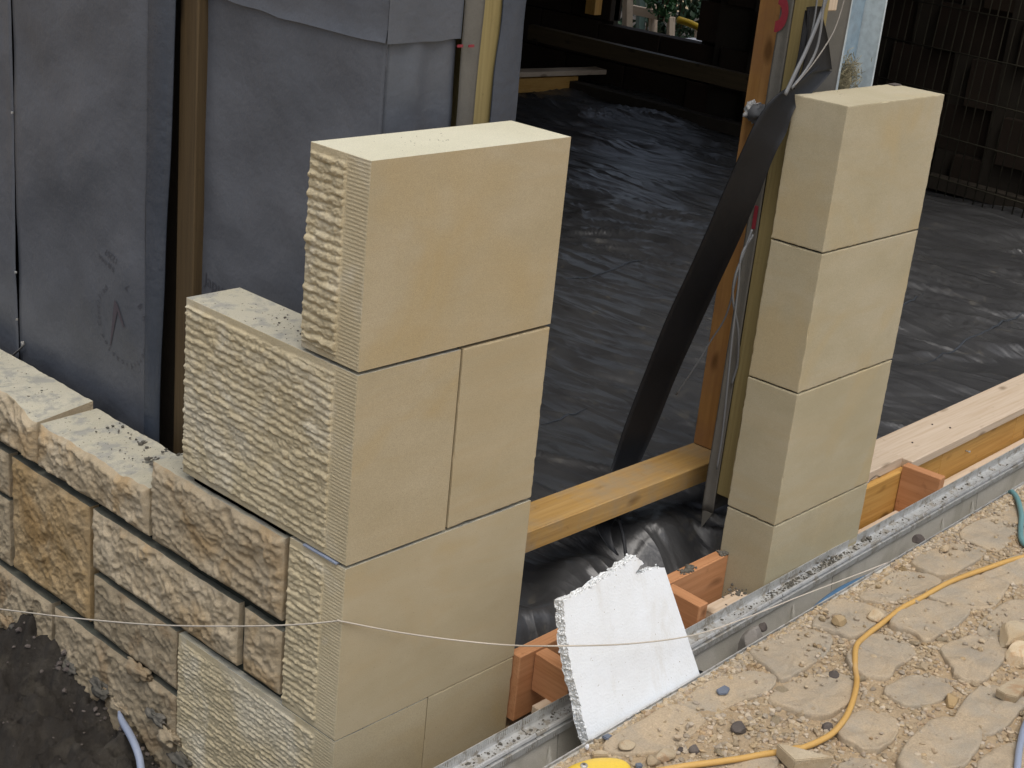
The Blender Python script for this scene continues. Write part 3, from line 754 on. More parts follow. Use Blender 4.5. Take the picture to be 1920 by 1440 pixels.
for (y0, y1, z0, z1, amp, pil, mt, sd_, an, ti, tf_) in RK:
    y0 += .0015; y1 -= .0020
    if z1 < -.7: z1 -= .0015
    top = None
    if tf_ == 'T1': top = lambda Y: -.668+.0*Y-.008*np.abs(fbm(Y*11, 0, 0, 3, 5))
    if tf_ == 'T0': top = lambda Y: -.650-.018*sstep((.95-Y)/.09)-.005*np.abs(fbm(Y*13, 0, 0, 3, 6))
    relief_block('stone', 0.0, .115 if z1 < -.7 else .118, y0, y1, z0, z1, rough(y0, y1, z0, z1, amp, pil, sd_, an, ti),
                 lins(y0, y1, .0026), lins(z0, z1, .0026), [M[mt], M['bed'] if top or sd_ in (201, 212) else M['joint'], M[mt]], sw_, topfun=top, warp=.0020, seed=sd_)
V, F = join([boxd((.012, .010, -1.2), (.108, .395, Z2-.03)), boxd((.020, .14, -1.2), (.107, 1.6, -.765)), boxd((.020, .14, -.77), (.107, 1.5, -.69)),
             boxd((.010, .010, -1.2), (.39, .118, -.02)), boxd((.010, .15, Z2-.04), (.095, .385, Z2-.002)), boxd((.010, .10, Z2-.01), (.095, .385, Z1-.03))])
mesh('mortar', V, F, M['mortar'], sw_)
box('joint_tape', (-.0035, .018, Z2-.0015), (.012, .094, Z2+.0008), M['greyblue'], sw_, 0)
# mortar blobs squeezed out at the foot
def crumbs(n, pf, size, seed, zf=None, flat=.6, pw=2.5):
    r = np.random.default_rng(seed); parts = []
    ico = [(0, 0, 1), (.89, 0, .45), (.28, .85, .45), (-.72, .53, .45), (-.72, -.53, .45), (.28, -.85, .45), (.72, .53, -.45), (-.28, .85, -.45), (-.89, 0, -.45), (-.28, -.85, -.45), (.72, -.53, -.45), (0, 0, -1)]
    fc = [(0, 1, 2), (0, 2, 3), (0, 3, 4), (0, 4, 5), (0, 5, 1), (1, 6, 2), (2, 7, 3), (3, 8, 4), (4, 9, 5), (5, 10, 1), (6, 7, 2), (7, 8, 3), (8, 9, 4), (9, 10, 5), (10, 6, 1), (11, 7, 6), (11, 8, 7), (11, 9, 8), (11, 10, 9), (11, 6, 10)]
    ico = np.array(ico); V = []; F = []; b = 0
    for k in range(n):
        p = pf(r)
        if p is None: continue
        s = size[0]+(size[1]-size[0])*r.random()**pw
        q = ico*(1+r.uniform(-.32, .32, (12, 1)))*np.array([1, r.uniform(.55, 1), r.uniform(.4, .8)*flat/.6])*s
        a = r.uniform(0, 6.28); ca, sa = math.cos(a), math.sin(a); R_ = np.array([[ca, -sa, 0], [sa, ca, 0], [0, 0, 1]])
        q = q @ R_.T+np.array(p)+np.array([0, 0, s*.30]); V.append(q); F += [tuple(i+b for i in f) for f in fc]; b += 12
    return np.concatenate(V), F
def cl(cx_, cy_, sx, sy, z): return lambda r: (cx_+r.normal()*sx, cy_+r.normal()*sy, z)
def crumb_obj(name, parts, mat, label, cat):
    V = np.concatenate([p[0] for p in parts]); F = []; b = 0
    for v, f in parts: F += [tuple(i+b for i in q) for q in f]; b += len(v)
    return tag(mesh(name, V, F, mat), label, cat, kind='stuff')
def clampp(f, x0, x1, y0=-9, y1=9):
    def g(r):
        p = f(r); return p if (x0 < p[0] < x1 and y0 < p[1] < y1) else None
    return g
crumb_obj('mortar_crumbs', [crumbs(26, clampp(cl(.070, .575, .018, .02, -.665), .01, .11), (.002, .0075), 1), crumbs(30, clampp(cl(.06, .64, .03, .12, -.665), .01, .11, .5, .84), (.0012, .003), 2),
                            crumbs(12, clampp(cl(.095, .66, .008, .02, -.665), .01, .112), (.002, .006), 3), crumbs(24, clampp(cl(.05, .95, .03, .09, -.655), .03, .11, .9), (.0012, .003), 4),
                            crumbs(20, clampp(cl(.05, .45, .03, .025, -.613), .01, .11, .41, .485), (.0015, .005), 5),
                            crumbs(8, clampp(cl(.09, .755, .01, .02, -.665), .01, .112), (.002, .005), 8)],
          M['crumb'], 'dark mortar crumbs scattered on the stone tops of the low left wall', 'mortar crumbs')
crumb_obj('mortar_crumbs', [crumbs(45, clampp(cl(.055, .19, .03, .05, Z1-J), .006, .098, .128, .39), (.0009, .0026), 6)],
          M['darkstone'], 'fine dark grit on the open bed of the long tooled quoin', 'grit')
crumb_obj('mortar_crumbs', [crumbs(26, clampp(cl(.17, .06, .045, .022, 0.0), .01, .39, .01, .115), (.0005, .0011), 7), crumbs(10, clampp(cl(1.16, -.02, .03, .015, .0237), 1.04, 1.38, -.09, .01), (.0005, .0011), 9)],
          M['darkstone'], 'specks of grit on the smooth tops of the two stone piers', 'grit')
def lump(name, c, r, mat, label, cat, seed, squash=.6, parent=None, n=(22, 14), rough_=.28, group=None, angular=False):
    V = []; F = []; nu, nv = n
    for i in range(nv+1):
        th = math.pi*i/nv
        for j in range(nu):
            ph = 2*math.pi*j/nu; d = np.array([math.sin(th)*math.cos(ph), math.sin(th)*math.sin(ph), math.cos(th)])
            k = 1+rough_*float(fbm(d[0]*1.6+seed*3.1, d[1]*1.6, d[2]*1.6, 3, seed))
            if angular:
                rr = np.random.default_rng(seed); N_ = rr.normal(size=(9, 3)); N_ /= np.linalg.norm(N_, axis=1)[:, None]; D_ = rr.uniform(.62, .95, 9)
                dots = N_ @ d; k = min([D_[q]/dots[q] for q in range(9) if dots[q] > .05]+[1.2])
            V.append(np.array(c)+d*k*np.array(r)*np.array([1, 1, squash]))
    for i in range(nv):
        for j in range(nu): F.append((i*nu+j, (i+1)*nu+j, (i+1)*nu+(j+1) % nu, i*nu+(j+1) % nu))
    o = mesh(name, V, F, mat, parent, not angular)
    if label: tag(o, label, cat, group)
    return o
for k, (px, py, s) in enumerate(((255, 1262, .020), (40, 1190, .022), (75, 1225, .019), (180, 1290, .02), (310, 1385, .020), (120, 1250, .02), (220, 1330, .018), (285, 1345, .015), (10, 1170, .02), (330, 1425, .018))):
    p = hit(px, py, 'x', -.014); lump('mortar_lump', p+np.array([.006, 0, 0]), (s*.45, s*1.5, s*.8), M['crumb'] if k % 2 else M['rock_dull'], None, None, 300+k, .8, sw_, rough_=.7, n=(30, 20))
crumb_obj('trench_rubble', [crumbs(260, lambda r: (lambda x, y: (x, y, float(earthz(np.array(x), np.array(y)))))(r.uniform(-.45, .0), r.uniform(.05, 1.3)), (.001, .004), 12, pw=4),
                            crumbs(110, lambda r: (lambda x, y: (x, y, float(earthz(np.array(x), np.array(y)))))(r.normal()*.012-.02, r.uniform(.35, 1.3)), (.002, .010), 13, pw=3)],
          M['darkstone'], 'small lumps of mortar and stone lying in the dark trench at the foot of the wall', 'rubble')

# ------------------------------------------------------------------ right pier
PX0, PX1, PY0, PY1 = 1.0320, 1.3890, -.0967, .0165
rp = thing('stone_pier', 'free standing right hand pier of four smooth sandstone blocks', 'pier', (1.21, -.04, -1.1))
pz = [.0237, -.2458, -.5212, -.7993, -1.12]
for k in range(4):
    dx = (0, .0006, -.0004, .0)[k]
    sawn_block('block', (PX0+dx, PY0+dx*.5, pz[k+1]+(.0017 if k < 3 else 0)), (PX1+dx, PY1, pz[k]-(.0017 if k else 0)), M['sawn_pale'], rp, 5+k)
box('mortar', (PX0+.007, PY0+.007, -1.1), (PX1-.007, PY1-.007, .005), M['mortar'], rp, 0)

# ------------------------------------------------------------------ drain channel (local frame turned by SLOPE)
dr = thing('drain_channel', 'open concrete drain channel with galvanised metal edges along the cobbles', 'drain', (0.7, -.17, -1.07))
XA, XB = -1.2, 4.0
def extr(prof, name, mat, x0=XA, x1=XB, parent=dr, closed=True, smooth=False, nseg=1):
    V = []; F = []; n = len(prof)
    X = np.linspace(x0, x1, nseg+1)
    for x in X:
        for (y, z) in prof: V.append((x, y+SLOPE*x, z))
    for s in range(nseg):
        for k in range(n if closed else n-1):
            a, b = s*n+k, s*n+(k+1) % n; F.append((a, a+n, b+n, b))
    if closed: F.append(tuple(range(n))); F.append(tuple(nseg*n+k for k in reversed(range(n))))
    return mesh(name, V, F, mat, parent, smooth)
G = GZ
# metal edge on the far side: upright fin, ledge, rounded ridge, ribbed skirt
fin = [(-.1225, G), (-.1238, G), (-.1238, G-.019), (-.1250, G-.0205), (-.1460, G-.0205)]
ridge = [(-.1490, G-.0150), (-.1510, G-.0115), (-.1535, G-.0100), (-.1560, G-.0115), (-.1575, G-.0150)]
skirt = [(-.1535, G-.0175), (-.1535, G-.0205), (-.1595, G-.0215), (-.1590, G-.034), (-.1545, G-.034), (-.1545, G-.0250), (-.1225, G-.0250)]
segs = [(-1.2, .30), (.302, .438), (.440, 1.040), (1.043, 1.60), (1.603, 1.98), (1.983, 2.6), (2.603, 4.0)]
for (a, b) in segs: extr(fin+ridge+skirt, 'metal_edge', M['galv'], a, b, smooth=False)
V = []; F = []
for x in np.arange(-.3, 2.6, .0052):      # ribs pressed in the fin, ridge and skirt
    for (pa, pb) in (((-.1244, G-.002), (-.1244, G-.0125)), ((-.1512, G-.0105), (-.1560, G-.0105)), ((-.1596, G-.021), (-.1596, G-.033))):
        (ya, za), (yb, zb) = pa, pb; w = .0011; b = len(V); d = SLOPE*x
        V += [(x-w, ya+d, za), (x+w, ya+d, za), (x+w, yb+d, zb), (x-w, yb+d, zb)]
        V += [(x-w, ya+d+.0012, za-.0012), (x+w, ya+d+.0012, za-.0012), (x+w, yb+d+.0012, zb-.0012), (x-w, yb+d+.0012, zb-.0012)]
        F += [(b, b+1, b+2, b+3), (b, b+4, b+5, b+1), (b+1, b+5, b+6, b+2), (b+2, b+6, b+7, b+3), (b+3, b+7, b+4, b)]
tag(mesh('rib', V, F, M['galv'], dr), kind='stuff')
# concrete trough: segments one metre long with a butt joint
for (a, b) in ((-1.2, -.30), (-.297, .36), (.363, 1.246), (1.249, 1.93), (1.933, 2.9), (2.903, 4.0)):
    extr([(-.1225, G-.026), (-.1535, G-.0345), (-.1600, G-.105), (-.1700, G-.130), (-.1950, G-.136), (-.2180, G-.130), (-.2290, G-.105), (-.2320, G-.004), (-.2350, G-.004),
          (-.2480, G-.012), (-.2480, G-.165), (-.118, G-.165), (-.118, G-.026)], 'trough', M['concrete'], a, b)
for x in (.335, 1.09, 1.745, 1.90):   # gusset lugs on the inner wall
    V = [(x, -.1575+SLOPE*x, G-.050), (x+.004, -.1575+SLOPE*x, G-.05), (x+.012, -.1590+SLOPE*x, G-.115), (x-.008, -.1590+SLOPE*x, G-.115), (x-.010, -.174+SLOPE*x, G-.11), (x+.006, -.174+SLOPE*x, G-.11)]
    mesh('lug', V, [(0, 1, 2, 3), (0, 3, 4), (1, 5, 2), (0, 4, 5, 1), (3, 2, 5, 4)], M['concrete'], dr)
extr([(-.2325, G+.001), (-.2352, G+.001), (-.2352, G-.030), (-.2325, G-.030)], 'near_edge', M['galv'])
# grit on the ledge, stones in the trough
def ledge(r):
    x = r.choice([r.uniform(.1, .45), r.normal()*.05+1.10, r.normal()*.04+1.28, r.uniform(.9, 1.5), r.uniform(.6, 2.2)]); return (x, r.uniform(-.146, -.127)+SLOPE*x, G-.0205)
crumb_obj('drain_grit', [crumbs(620, ledge, (.0008, .0040), 21, pw=3), crumbs(60, lambda r: (lambda x: (x, r.uniform(-.153, -.120)+SLOPE*x, G-.014))(r.normal()*.07+1.2), (.0015, .006), 22)],
          M['crumb'], 'dark grit and mortar crumbs caught on the metal ledge of the drain', 'grit')
p = hit(1375, 1185, 'y', -.185); lump('stone', (p[0]+.085, -.185, G-.045), (.034, .022, .034), M['greystone'], 'pyramid shaped rough stone standing in the drain beside the polystyrene', 'stone', 41, 1, angular=True, n=(28, 18))
lump('stone', (.455, -.190, G-.115), (.030, .02, .022), M['rock_brown'], 'flat yellowish stone chip lying deep in the drain left of the polystyrene', 'stone', 45, .7, angular=True)
lump('stone', (1.545, -.185+.02, G-.030), (.014, .012, .010), M['darkstone'], 'dark stone wedged in the drain below the right pier', 'stone', 43, 1, angular=True)
lump('stone', (.905, -.200+.02, G-.014), (.010, .009, .008), M['darkstone'], 'dark stone lodged against the near edge of the drain, right of the pyramid shaped stone', 'stone', 44, 1, angular=True)
lump('debris', (.688, -.19, G-.045), (.020, .014, .018), M['dpc'], 'dark crumpled scrap in the drain behind the polystyrene sheet', 'scrap', 46, 1, angular=True)
# strip of earth between drain and building line
sheet('sub_base', np.arange(.40, 2.9, .02), np.arange(-.119, .14, .01), lambda X, Y: G-.125+.006*fbm(X*20, Y*20, 0, 3, 5)+SLOPE*0, M['sand'], kind='structure')

# ------------------------------------------------------------------ timber by the door opening
TB = -.898
tl = thing('shutter_board', 'reddish timber board on edge between the two stone piers, with short cross blocks', 'timber', (.72, 0, -1.0))
beam('board', (.404, -.013, TB), (1.031, -.006, TB), (0, .026, 0), .13, M['red_x'], tl)
beam('cross_block', (.441, -.0140, TB-.004), (.436, -.098, TB-.004), (.030, 0, 0), .075, M['red_y'], tl)
beam('cross_block', (.832, -.100, TB), (.838, -.0125, TB), (-.028, 0, 0), .075, M['red_y'], tl)
box('base_batten', (.404, -.072, -.992), (.475, -.050, -.975), M['pine_x'], tl)
box('base_batten', (.90, -.085, -.985), (1.02, -.045, -.957), M['pine_x'], tl)
crumb_obj('mortar_blobs', [crumbs(40, cl(.905, .003, .012, .006, TB), (.003, .008), 31), crumbs(22, cl(1.022, .003, .006, .006, TB), (.003, .007), 32), crumbs(30, cl(1.0, -.05, .02, .01, -.957), (.002, .006), 33),
                           crumbs(20, cl(1.42, -.088, .008, .008, G-.02), (.003, .008), 34)], M['crumb'], 'dark mortar dropped on the reddish board by the right pier', 'mortar')
tr = thing('sill_beam', 'pale topped timber beam with amber side running right behind the right pier', 'timber', (2.2, .05, -1.0))
e0 = hit(1560, 955, 'z', -.893); e1 = hit(1920, 775, 'z', -.893); dirv = (e1-e0)/np.linalg.norm(e1-e0)
ns = []
base = np.array([1.785, .002, -.893]); dirv = np.array([1, .008, 0]); dirv /= np.linalg.norm(dirv)
pt = lambda s, y=0, z=0: base+dirv*s+np.array([0, y, z])
beam('top_board', pt(.012), pt(1.3), (-.005, .128, 0), .022, M['pine_x'], tr)
beam('top_board', pt(-.55, .026, .004), pt(.010, .026, .004), (0, .055, 0), .026, M['pine_x'], tr)
beam('top_board', pt(-.55, .083, .001), pt(.010, .083, .001), (0, .047, 0), .022, M['pine_x'], tr)
beam('side_board', pt(-.55, .010, -.0225), pt(.195, .010, -.0225), (0, .020, 0), .115, M['amber_x'], tr)
beam('side_board', pt(.197, .010, -.0225), pt(.62, .010, -.0225), (0, .020, 0), .115, M['amber_x'], tr)
beam('side_board', pt(.622, .010, -.0225), pt(1.3, .010, -.0225), (0, .020, 0), .115, M['amber_x'], tr)
beam('cross_block', (1.766, .0105, -.897), (1.768, -.088, -.897), (.028, .002, 0), .12, M['red_y'], tr)
beam('foot_batten', (1.40, -.060, -1.012), (1.764, -.055, -1.012), (0, .06, 0), .03, M['pine_x'], tr)
beam('foot_batten', (1.80, -.070, -.998), (3.1, -.055, -.998), (0, .075, 0), .03, M['pine_x'], tr)
for s, z in ((-.31, -.062), (.33, -.055), (.72, -.05)):
    q = pt(s, .009, z); tube('nail', [q+np.array([0, .002, 0]), q+np.array([-.001, -.010, .001])], .0018, M['galv'], tr, 7)
    tube('nail', [q+np.array([-.001, -.010, .001]), q+np.array([-.0012, -.0115, .001])], .0035, M['galv'], tr, 8)
for s, y in ((.12, .06), (.30, .05), (.28, .09), (-.11, .05)): q = pt(s, y, .001); box('nail', q-.0018, q+.0018, M['darkstone'], tr, 0)
# brace across the doorway
br = beam('brace_timber', (.47, .161, -.787), (1.226, .152, -.787), (0, .088, 0), .044, M['brace_x']); tag(br, 'amber timber brace spanning the doorway low down between the two piers', 'timber')
lump('mud_clod', (.60, .20, -.785), (.008, .006, .005), M['crumb'], 'small mud clod near the left end of the doorway brace', 'clod', 51)
# right door post and wall edge
po = box('door_post', (1.212, .155, -.786), (1.262, .238, 1.5), M['post_z'], None, .002); tag(po, 'orange timber door post standing on the brace, behind the dark strip', 'post')
rw_ = thing('wall_edge', 'right timber wall edge with grey wrap, red print and green treated batten', 'wall', (1.1, .08, -.9))
vsheet_y('wrap', np.arange(1.066, 1.31, .012), np.arange(-.86, 1.51, .03), lambda X, Z: .092+.0015*fbm(X*9, Z*5, 0, 2, 91), M['membrane_back'], rw_)
# wrap flange facing the doorway
vsheet('wrap_flange', np.arange(.066, .0901, .0040), np.concatenate([np.arange(-.845, 1.5, .02)]), lambda Y, Z: 1.062+.002*fbm(Z*4, Y*20, 0, 2, 92)-.004*sstep((Y-.080)/.010), M['membrane_back'], rw_)
V = [(1.060, .066, -.845), (1.058, .089, -.845), (1.0585, .086, -.885), (1.0615, .066, -.845), (1.0600, .089, -.845), (1.0605, .086, -.885)]
mesh('wrap_flange', V, [(0, 1, 2), (5, 4, 3), (0, 2, 5, 3), (1, 4, 5, 2), (0, 3, 4, 1)], M['membrane_back'], rw_)
box('batten', (1.066, .020, -.802), (1.108, .068, 1.5), M['treated_z'], rw_, .002)
box('batten', (1.125, .040, .165), (1.17, .085, 1.5), M['pine_z'], rw_, .002)
# red ring print on flange
def redprint():
    V = []; F = []; c = (.0860, .150); n = 26
    for k in range(n+1):
        a = -math.pi/2+math.pi*k/n
        for r_ in (.011, .026): V.append((1.0575, c[0]+.010-r_*math.cos(a)*.95, c[1]+.006+r_*math.sin(a)*1.35))
    for k in range(n): F.append((2*k, 2*k+2, 2*k+3, 2*k+1))
    return mesh('red_print', V, F, M['redprint'], rw_)
redprint()
for (px, py, w, h) in ((1537, 140, .004, .010), (1530, 163, .010, .002), (1563, 5, .003, .012), (1533, 8, .003, .014)):
    p = hit(px, py, 'y', .089); box('red_print', (p[0]-w/2, .0885, p[2]-h/2), (p[0]+w/2, .0892, p[2]+h/2), M['redprint'], rw_, 0)
p = hit(1431, 430, 'y', .077); box('red_print', (1.0575, .070, -.245), (1.0587, .078, -.20), M['redprint'], rw_, 0)
# steel channel post behind the pier
st = thing('steel_post', 'pale blue grey steel channel post rising behind the right pier', 'steel post', (1.38, .12, -.93))
zb, zt = -.93, 1.5
box('web', (1.3215, .1440, zb), (1.452, .1500, zt), M['steel'], st, .0015)
box('flange', (1.3160, .0985, zb), (1.3212, .1500, zt), M['steel_edge'], st, .0008)
box('flange', (1.4525, .0985, zb), (1.4577, .1500, zt), M['steel_edge'], st, .0008)
box('lip', (1.3160+.0055, .0985, zb), (1.3160+.007, .1025, zt), M['steel_edge'], st, 0)
def fibres(n, c, r3, L, rad, seed):
    r = np.random.default_rng(seed); parts = []
    for i in range(n):
        p = np.array(c)+r.normal(size=3)*np.array(r3)*.5; d = r.normal(size=3); d[2] = abs(d[2])+.5; d /= np.linalg.norm(d); e = r.normal(size=3)*.4
        parts.append(tube_data([p, p+d*L*.5, p+(d+e)*L], rad, 3))
    return join(parts)
cw = hit(1590, 145, 'y', .108)
V, F = fibres(500, (cw[0], .112, .020), (.026, .020, .034), .011, .0006, 61); t = thing('straw_tuft', 'straw coloured fibre tuft lying in the foot of the steel post above the right pier', 'fibre tuft', (cw[0], .11, .0))
tag(mesh('fibres', V, F, M['straw'], t), kind='stuff'); lump('core', (cw[0], .114, .008), (.018, .012, .026), M['straw'], None, None, 62, 1, t)
tag(box('slate_chip', (cw[0]-.012, -.004, .0240), (cw[0]+.016, .012, .0262), M['darkstone']), 'thin dark sliver on the back edge of the right pier top', 'chip')

# ------------------------------------------------------------------ hanging strip, cables, foam
def ribbon(name, rows, mat, parent=None, th=.0022, n=8, label=None, cat=None):
    """rows: (left px, left py, right px, right py, y plane left, y plane right) traced onto planes of constant y"""
    A = smooth_path([hit(r[0], r[1], 'y', r[4]) for r in rows], n); B = smooth_path([hit(r[2], r[3], 'y', r[5]) for r in rows], n)
    V = []; F = []; m = 7; N = len(A)
    for i in range(N):
        for k in range(m):
            t = k/(m-1); p = A[i]*(1-t)+B[i]*t; p = p+np.array([0, .004*math.sin(math.pi*t), 0]); V.append(p)
    F = [tuple(f) for f in gridf(N, m)]
    tg = np.array([0, th, 0]); n0 = len(V); V = V+[v+tg for v in V]
    F = [tuple(reversed(f)) for f in F]+[tuple(i+n0 for i in f) for f in F]
    for i in range(N-1):
        for k in (0, m-1): a, b = i*m+k, (i+1)*m+k; F.append((a, b, b+n0, a+n0))
    for k in range(m-1):
        for i in (0, N-1): a, b = i*m+k, i*m+k+1; F.append((a, b, b+n0, a+n0))
    o = mesh(name, V, F, mat, parent, True)
    if label: tag(o, label, cat)
    return o
ds = thing('hanging_strip', 'wide black damp proof strip hanging diagonally from the wall top down behind the doorway brace', 'plastic strip', (1.15, .15, -.93))
ribbon('strip', [(1540, 120, 1560, 134, .016, .014), (1500, 150, 1532, 166, .014, .010), (1452, 183, 1492, 202, .018, .008), (1420, 226, 1474, 250, .030, .010), (1396, 275, 1453, 290, .044, .018), (1360, 355, 1421, 370, .075, .045), (1325, 436, 1388, 446, .115, .09),
                 (1287, 520, 1350, 528, .165, .145), (1251, 597, 1314, 605, .21, .19), (1208, 705, 1266, 711, .26, .245), (1172, 800, 1228, 806, .285, .275), (1145, 885, 1190, 890, .29, .28),
                 (1124, 950, 1162, 955, .235, .225), (1117, 985, 1146, 988, .195, .19), (1138, 1022, 1150, 1020, .165, .163), (1159, 1043, 1161, 1042, .145, .145)], M['dpc'], ds)
ribbon('folded_end', [(1512, 20, 1519, 20, .018, .014), (1507, 50, 1514, 52, .018, .014), (1497, 110, 1505, 112, .016, .012), (1482, 165, 1490, 168, .014, .010)], M['dpc'], ds)
ribbon('folded_end', [(1514, 14, 1540, 12, .014, .012), (1514, 40, 1544, 36, .014, .012), (1512, 80, 1552, 70, .014, .012), (1508, 120, 1558, 112, .014, .012), (1500, 146, 1560, 130, .013, .011)], M['dpc'], ds)
# second curl seen under the brace
ribbon('strip_tail', [(1158, 975, 1164, 973, .18, .18), (1166, 1000, 1171, 998, .17, .17), (1172, 1035, 1176, 1033, .15, .15), (1176, 1062, 1179, 1062, .135, .135)], M['dpc'], ds)
def ctube(pts, r, mat, label, grp=None, n=8, flat=1.0, name='cable'):
    P = smooth_path([hit(a, b, 'y', y) for a, b, y in pts], n)
    return tag(tube(name, P, r, M[mat], None, 8, flat), label, 'cable', grp)
ctube([(1560, -40, .006), (1545, 10, .004), (1526, 60, .003), (1509, 100, .003), (1492, 135, .003), (1472, 178, .004)], .0030, 'greycable', 'thickest grey flat cable coming down in front of the wall edge, above the strip', flat=1.5)
ctube([(1552, -40, .003), (1543, 20, .001), (1538, 60, .0), (1530, 95, .0), (1512, 130, .001), (1484, 166, .003)], .0022, 'greycable', 'thin pale grey cable bowing beside the flat grey cable', flat=1.4)
ctube([(1592, -40, .008), (1580, 10, .006), (1565, 55, .004), (1545, 90, .002), (1520, 125, .0), (1490, 160, .001)], .0013, 'rib_grey', 'thinnest brownish wire running up towards the steel post')
ctube([(1535, -30, .010), (1528, 30, .009), (1517, 80, .008), (1502, 115, .007), (1478, 164, .006)], .0018, 'greycable', 'darker grey cable tucked behind the flat grey cable at the wall edge')
ctube([(1410, 430, .060), (1392, 480, .062), (1378, 520, .064), (1374, 560, .066), (1384, 620, .060), (1383, 680, .062), (1372, 720, .068)], .0025, 'greycable', 'pale grey cable hanging down the wrap beside the post')
ctube([(1405, 450, .064), (1386, 500, .075), (1362, 590, .10), (1332, 640, .13), (1308, 680, .15), (1268, 740, .19)], .0019, 'greycable', 'thin grey cable curving left across the orange post and down to the floor')
ctube([(1412, 440, .060), (1390, 480, .062), (1384, 540, .060), (1372, 640, .060), (1356, 800, .058), (1344, 880, .060)], .0022, 'greycable', 'slender grey cable running straight down the wall edge past the brace')
fo = lump('foam_blob', hit(1410, 207, 'x', 1.200), (.012, .014, .018), M['foam'], 'dirty white foam blob stuck on the orange door post', 'foam', 71, 1, rough_=.6, n=(26, 18))
q = hit(1423, 215, 'x', 1.200); o = lump('foam_smear', q, (.010, .020, .020), M['greycable'], 'grey foam smear beside the white blob on the door post', 'foam', 72, 1, rough_=.6)

# ------------------------------------------------------------------ polystyrene sheet
def polysheet():
    # plane leaning back from the near edge of the drain
    k = .34
    nrm = np.array([0, -1.0, k]); p0 = np.array([.5, -.215, -.930]); nrm /= np.linalg.norm(nrm)
    def on(px, py):
        d = RM.T @ np.array([(px-960)/FOC, (py-720)/FOC, 1.0]); t = ((p0-CAM) @ nrm)/(d @ nrm); return CAM+t*d
    out = [(1057, 1128), (1062, 1122), (1080, 1116), (1100, 1108), (1112, 1099), (1126, 1090), (1140, 1082), (1152, 1072), (1164, 1064), (1176, 1056), (1184, 1050), (1190, 1043), (1200, 1051), (1206, 1056), (1196, 1066), (1190, 1076), (1201, 1079),
           (1212, 1072), (1226, 1068), (1246, 1064), (1312, 1264), (1318, 1285), (1110, 1405), (1103, 1385), (1092, 1345), (1086, 1310), (1074, 1270), (1066, 1225), (1060, 1180)]
    r = np.random.default_rng(5); P = []; n = len(out)
    broken = lambda i: i < 19 or i >= 22
    for i in range(n):
        a, b = np.array(out[i], float), np.array(out[(i+1) % n], float); L = np.linalg.norm(b-a); m = max(1, int(L/5.0)) if broken(i) else 2
        for q in range(m):
            c = a+(b-a)*q/m
            if broken(i): c = c+r.normal(size=2)*(1.6 if i < 19 else .8)
            P.append(on(*c))
    P = np.array(P); N = len(P); th = .019
    back = P-nrm*th+np.array([-1, 0, .0])*0
    jag = r.normal(size=(N, 3))*.0016
    mid = (P+back)/2+jag; cen = P.mean(0)
    bm = bmesh.new()
    f1 = [bm.verts.new(p) for p in P]; m1 = [bm.verts.new(p) for p in mid]; b1 = [bm.verts.new(p) for p in back+jag[::-1]*.6]
    fa = bm.faces.new(f1); fb = bm.faces.new(list(reversed(b1)))
    for i in range(N):
        j = (i+1) % N
        for (u, w) in ((f1, m1), (m1, b1)):
            f = bm.faces.new([u[j], u[i], w[i], w[j]]); f.material_index = 1
    bmesh.ops.triangulate(bm, faces=[fa, fb]); bmesh.ops.recalc_face_normals(bm, faces=bm.faces)
    V = [tuple(v.co) for v in bm.verts]; bm.verts.index_update(); F = [[v.index for v in f.verts] for f in bm.faces]; mi = [f.material_index for f in bm.faces]; bm.free()
    o = mesh('polystyrene_sheet', V, F, [M['poly'], M['bead']], None, False, mi)
    tag(o, 'broken white polystyrene sheet leaning in the drain in front of the doorway', 'polystyrene')
    # loose beads sitting along the broken edges
    bs = []
    for i in range(0, N, 1):
        if not (P[i][2] > -.76 or P[i][0] < .46): continue
        for q in range(2):
            c = P[i]*(1-(t := r.random()))+back[i]*t+r.normal(size=3)*.0012; bs.append(c)
    Vb, Fb = crumbs(len(bs), (lambda it: (lambda r_: next(it)))(iter([b-np.array([0, 0, .001]) for b in bs])), (.0016, .0032), 8, flat=1.1)
    t_ = tag(mesh('bead', Vb, Fb, M['bead'], o, True), kind='stuff')
polysheet()

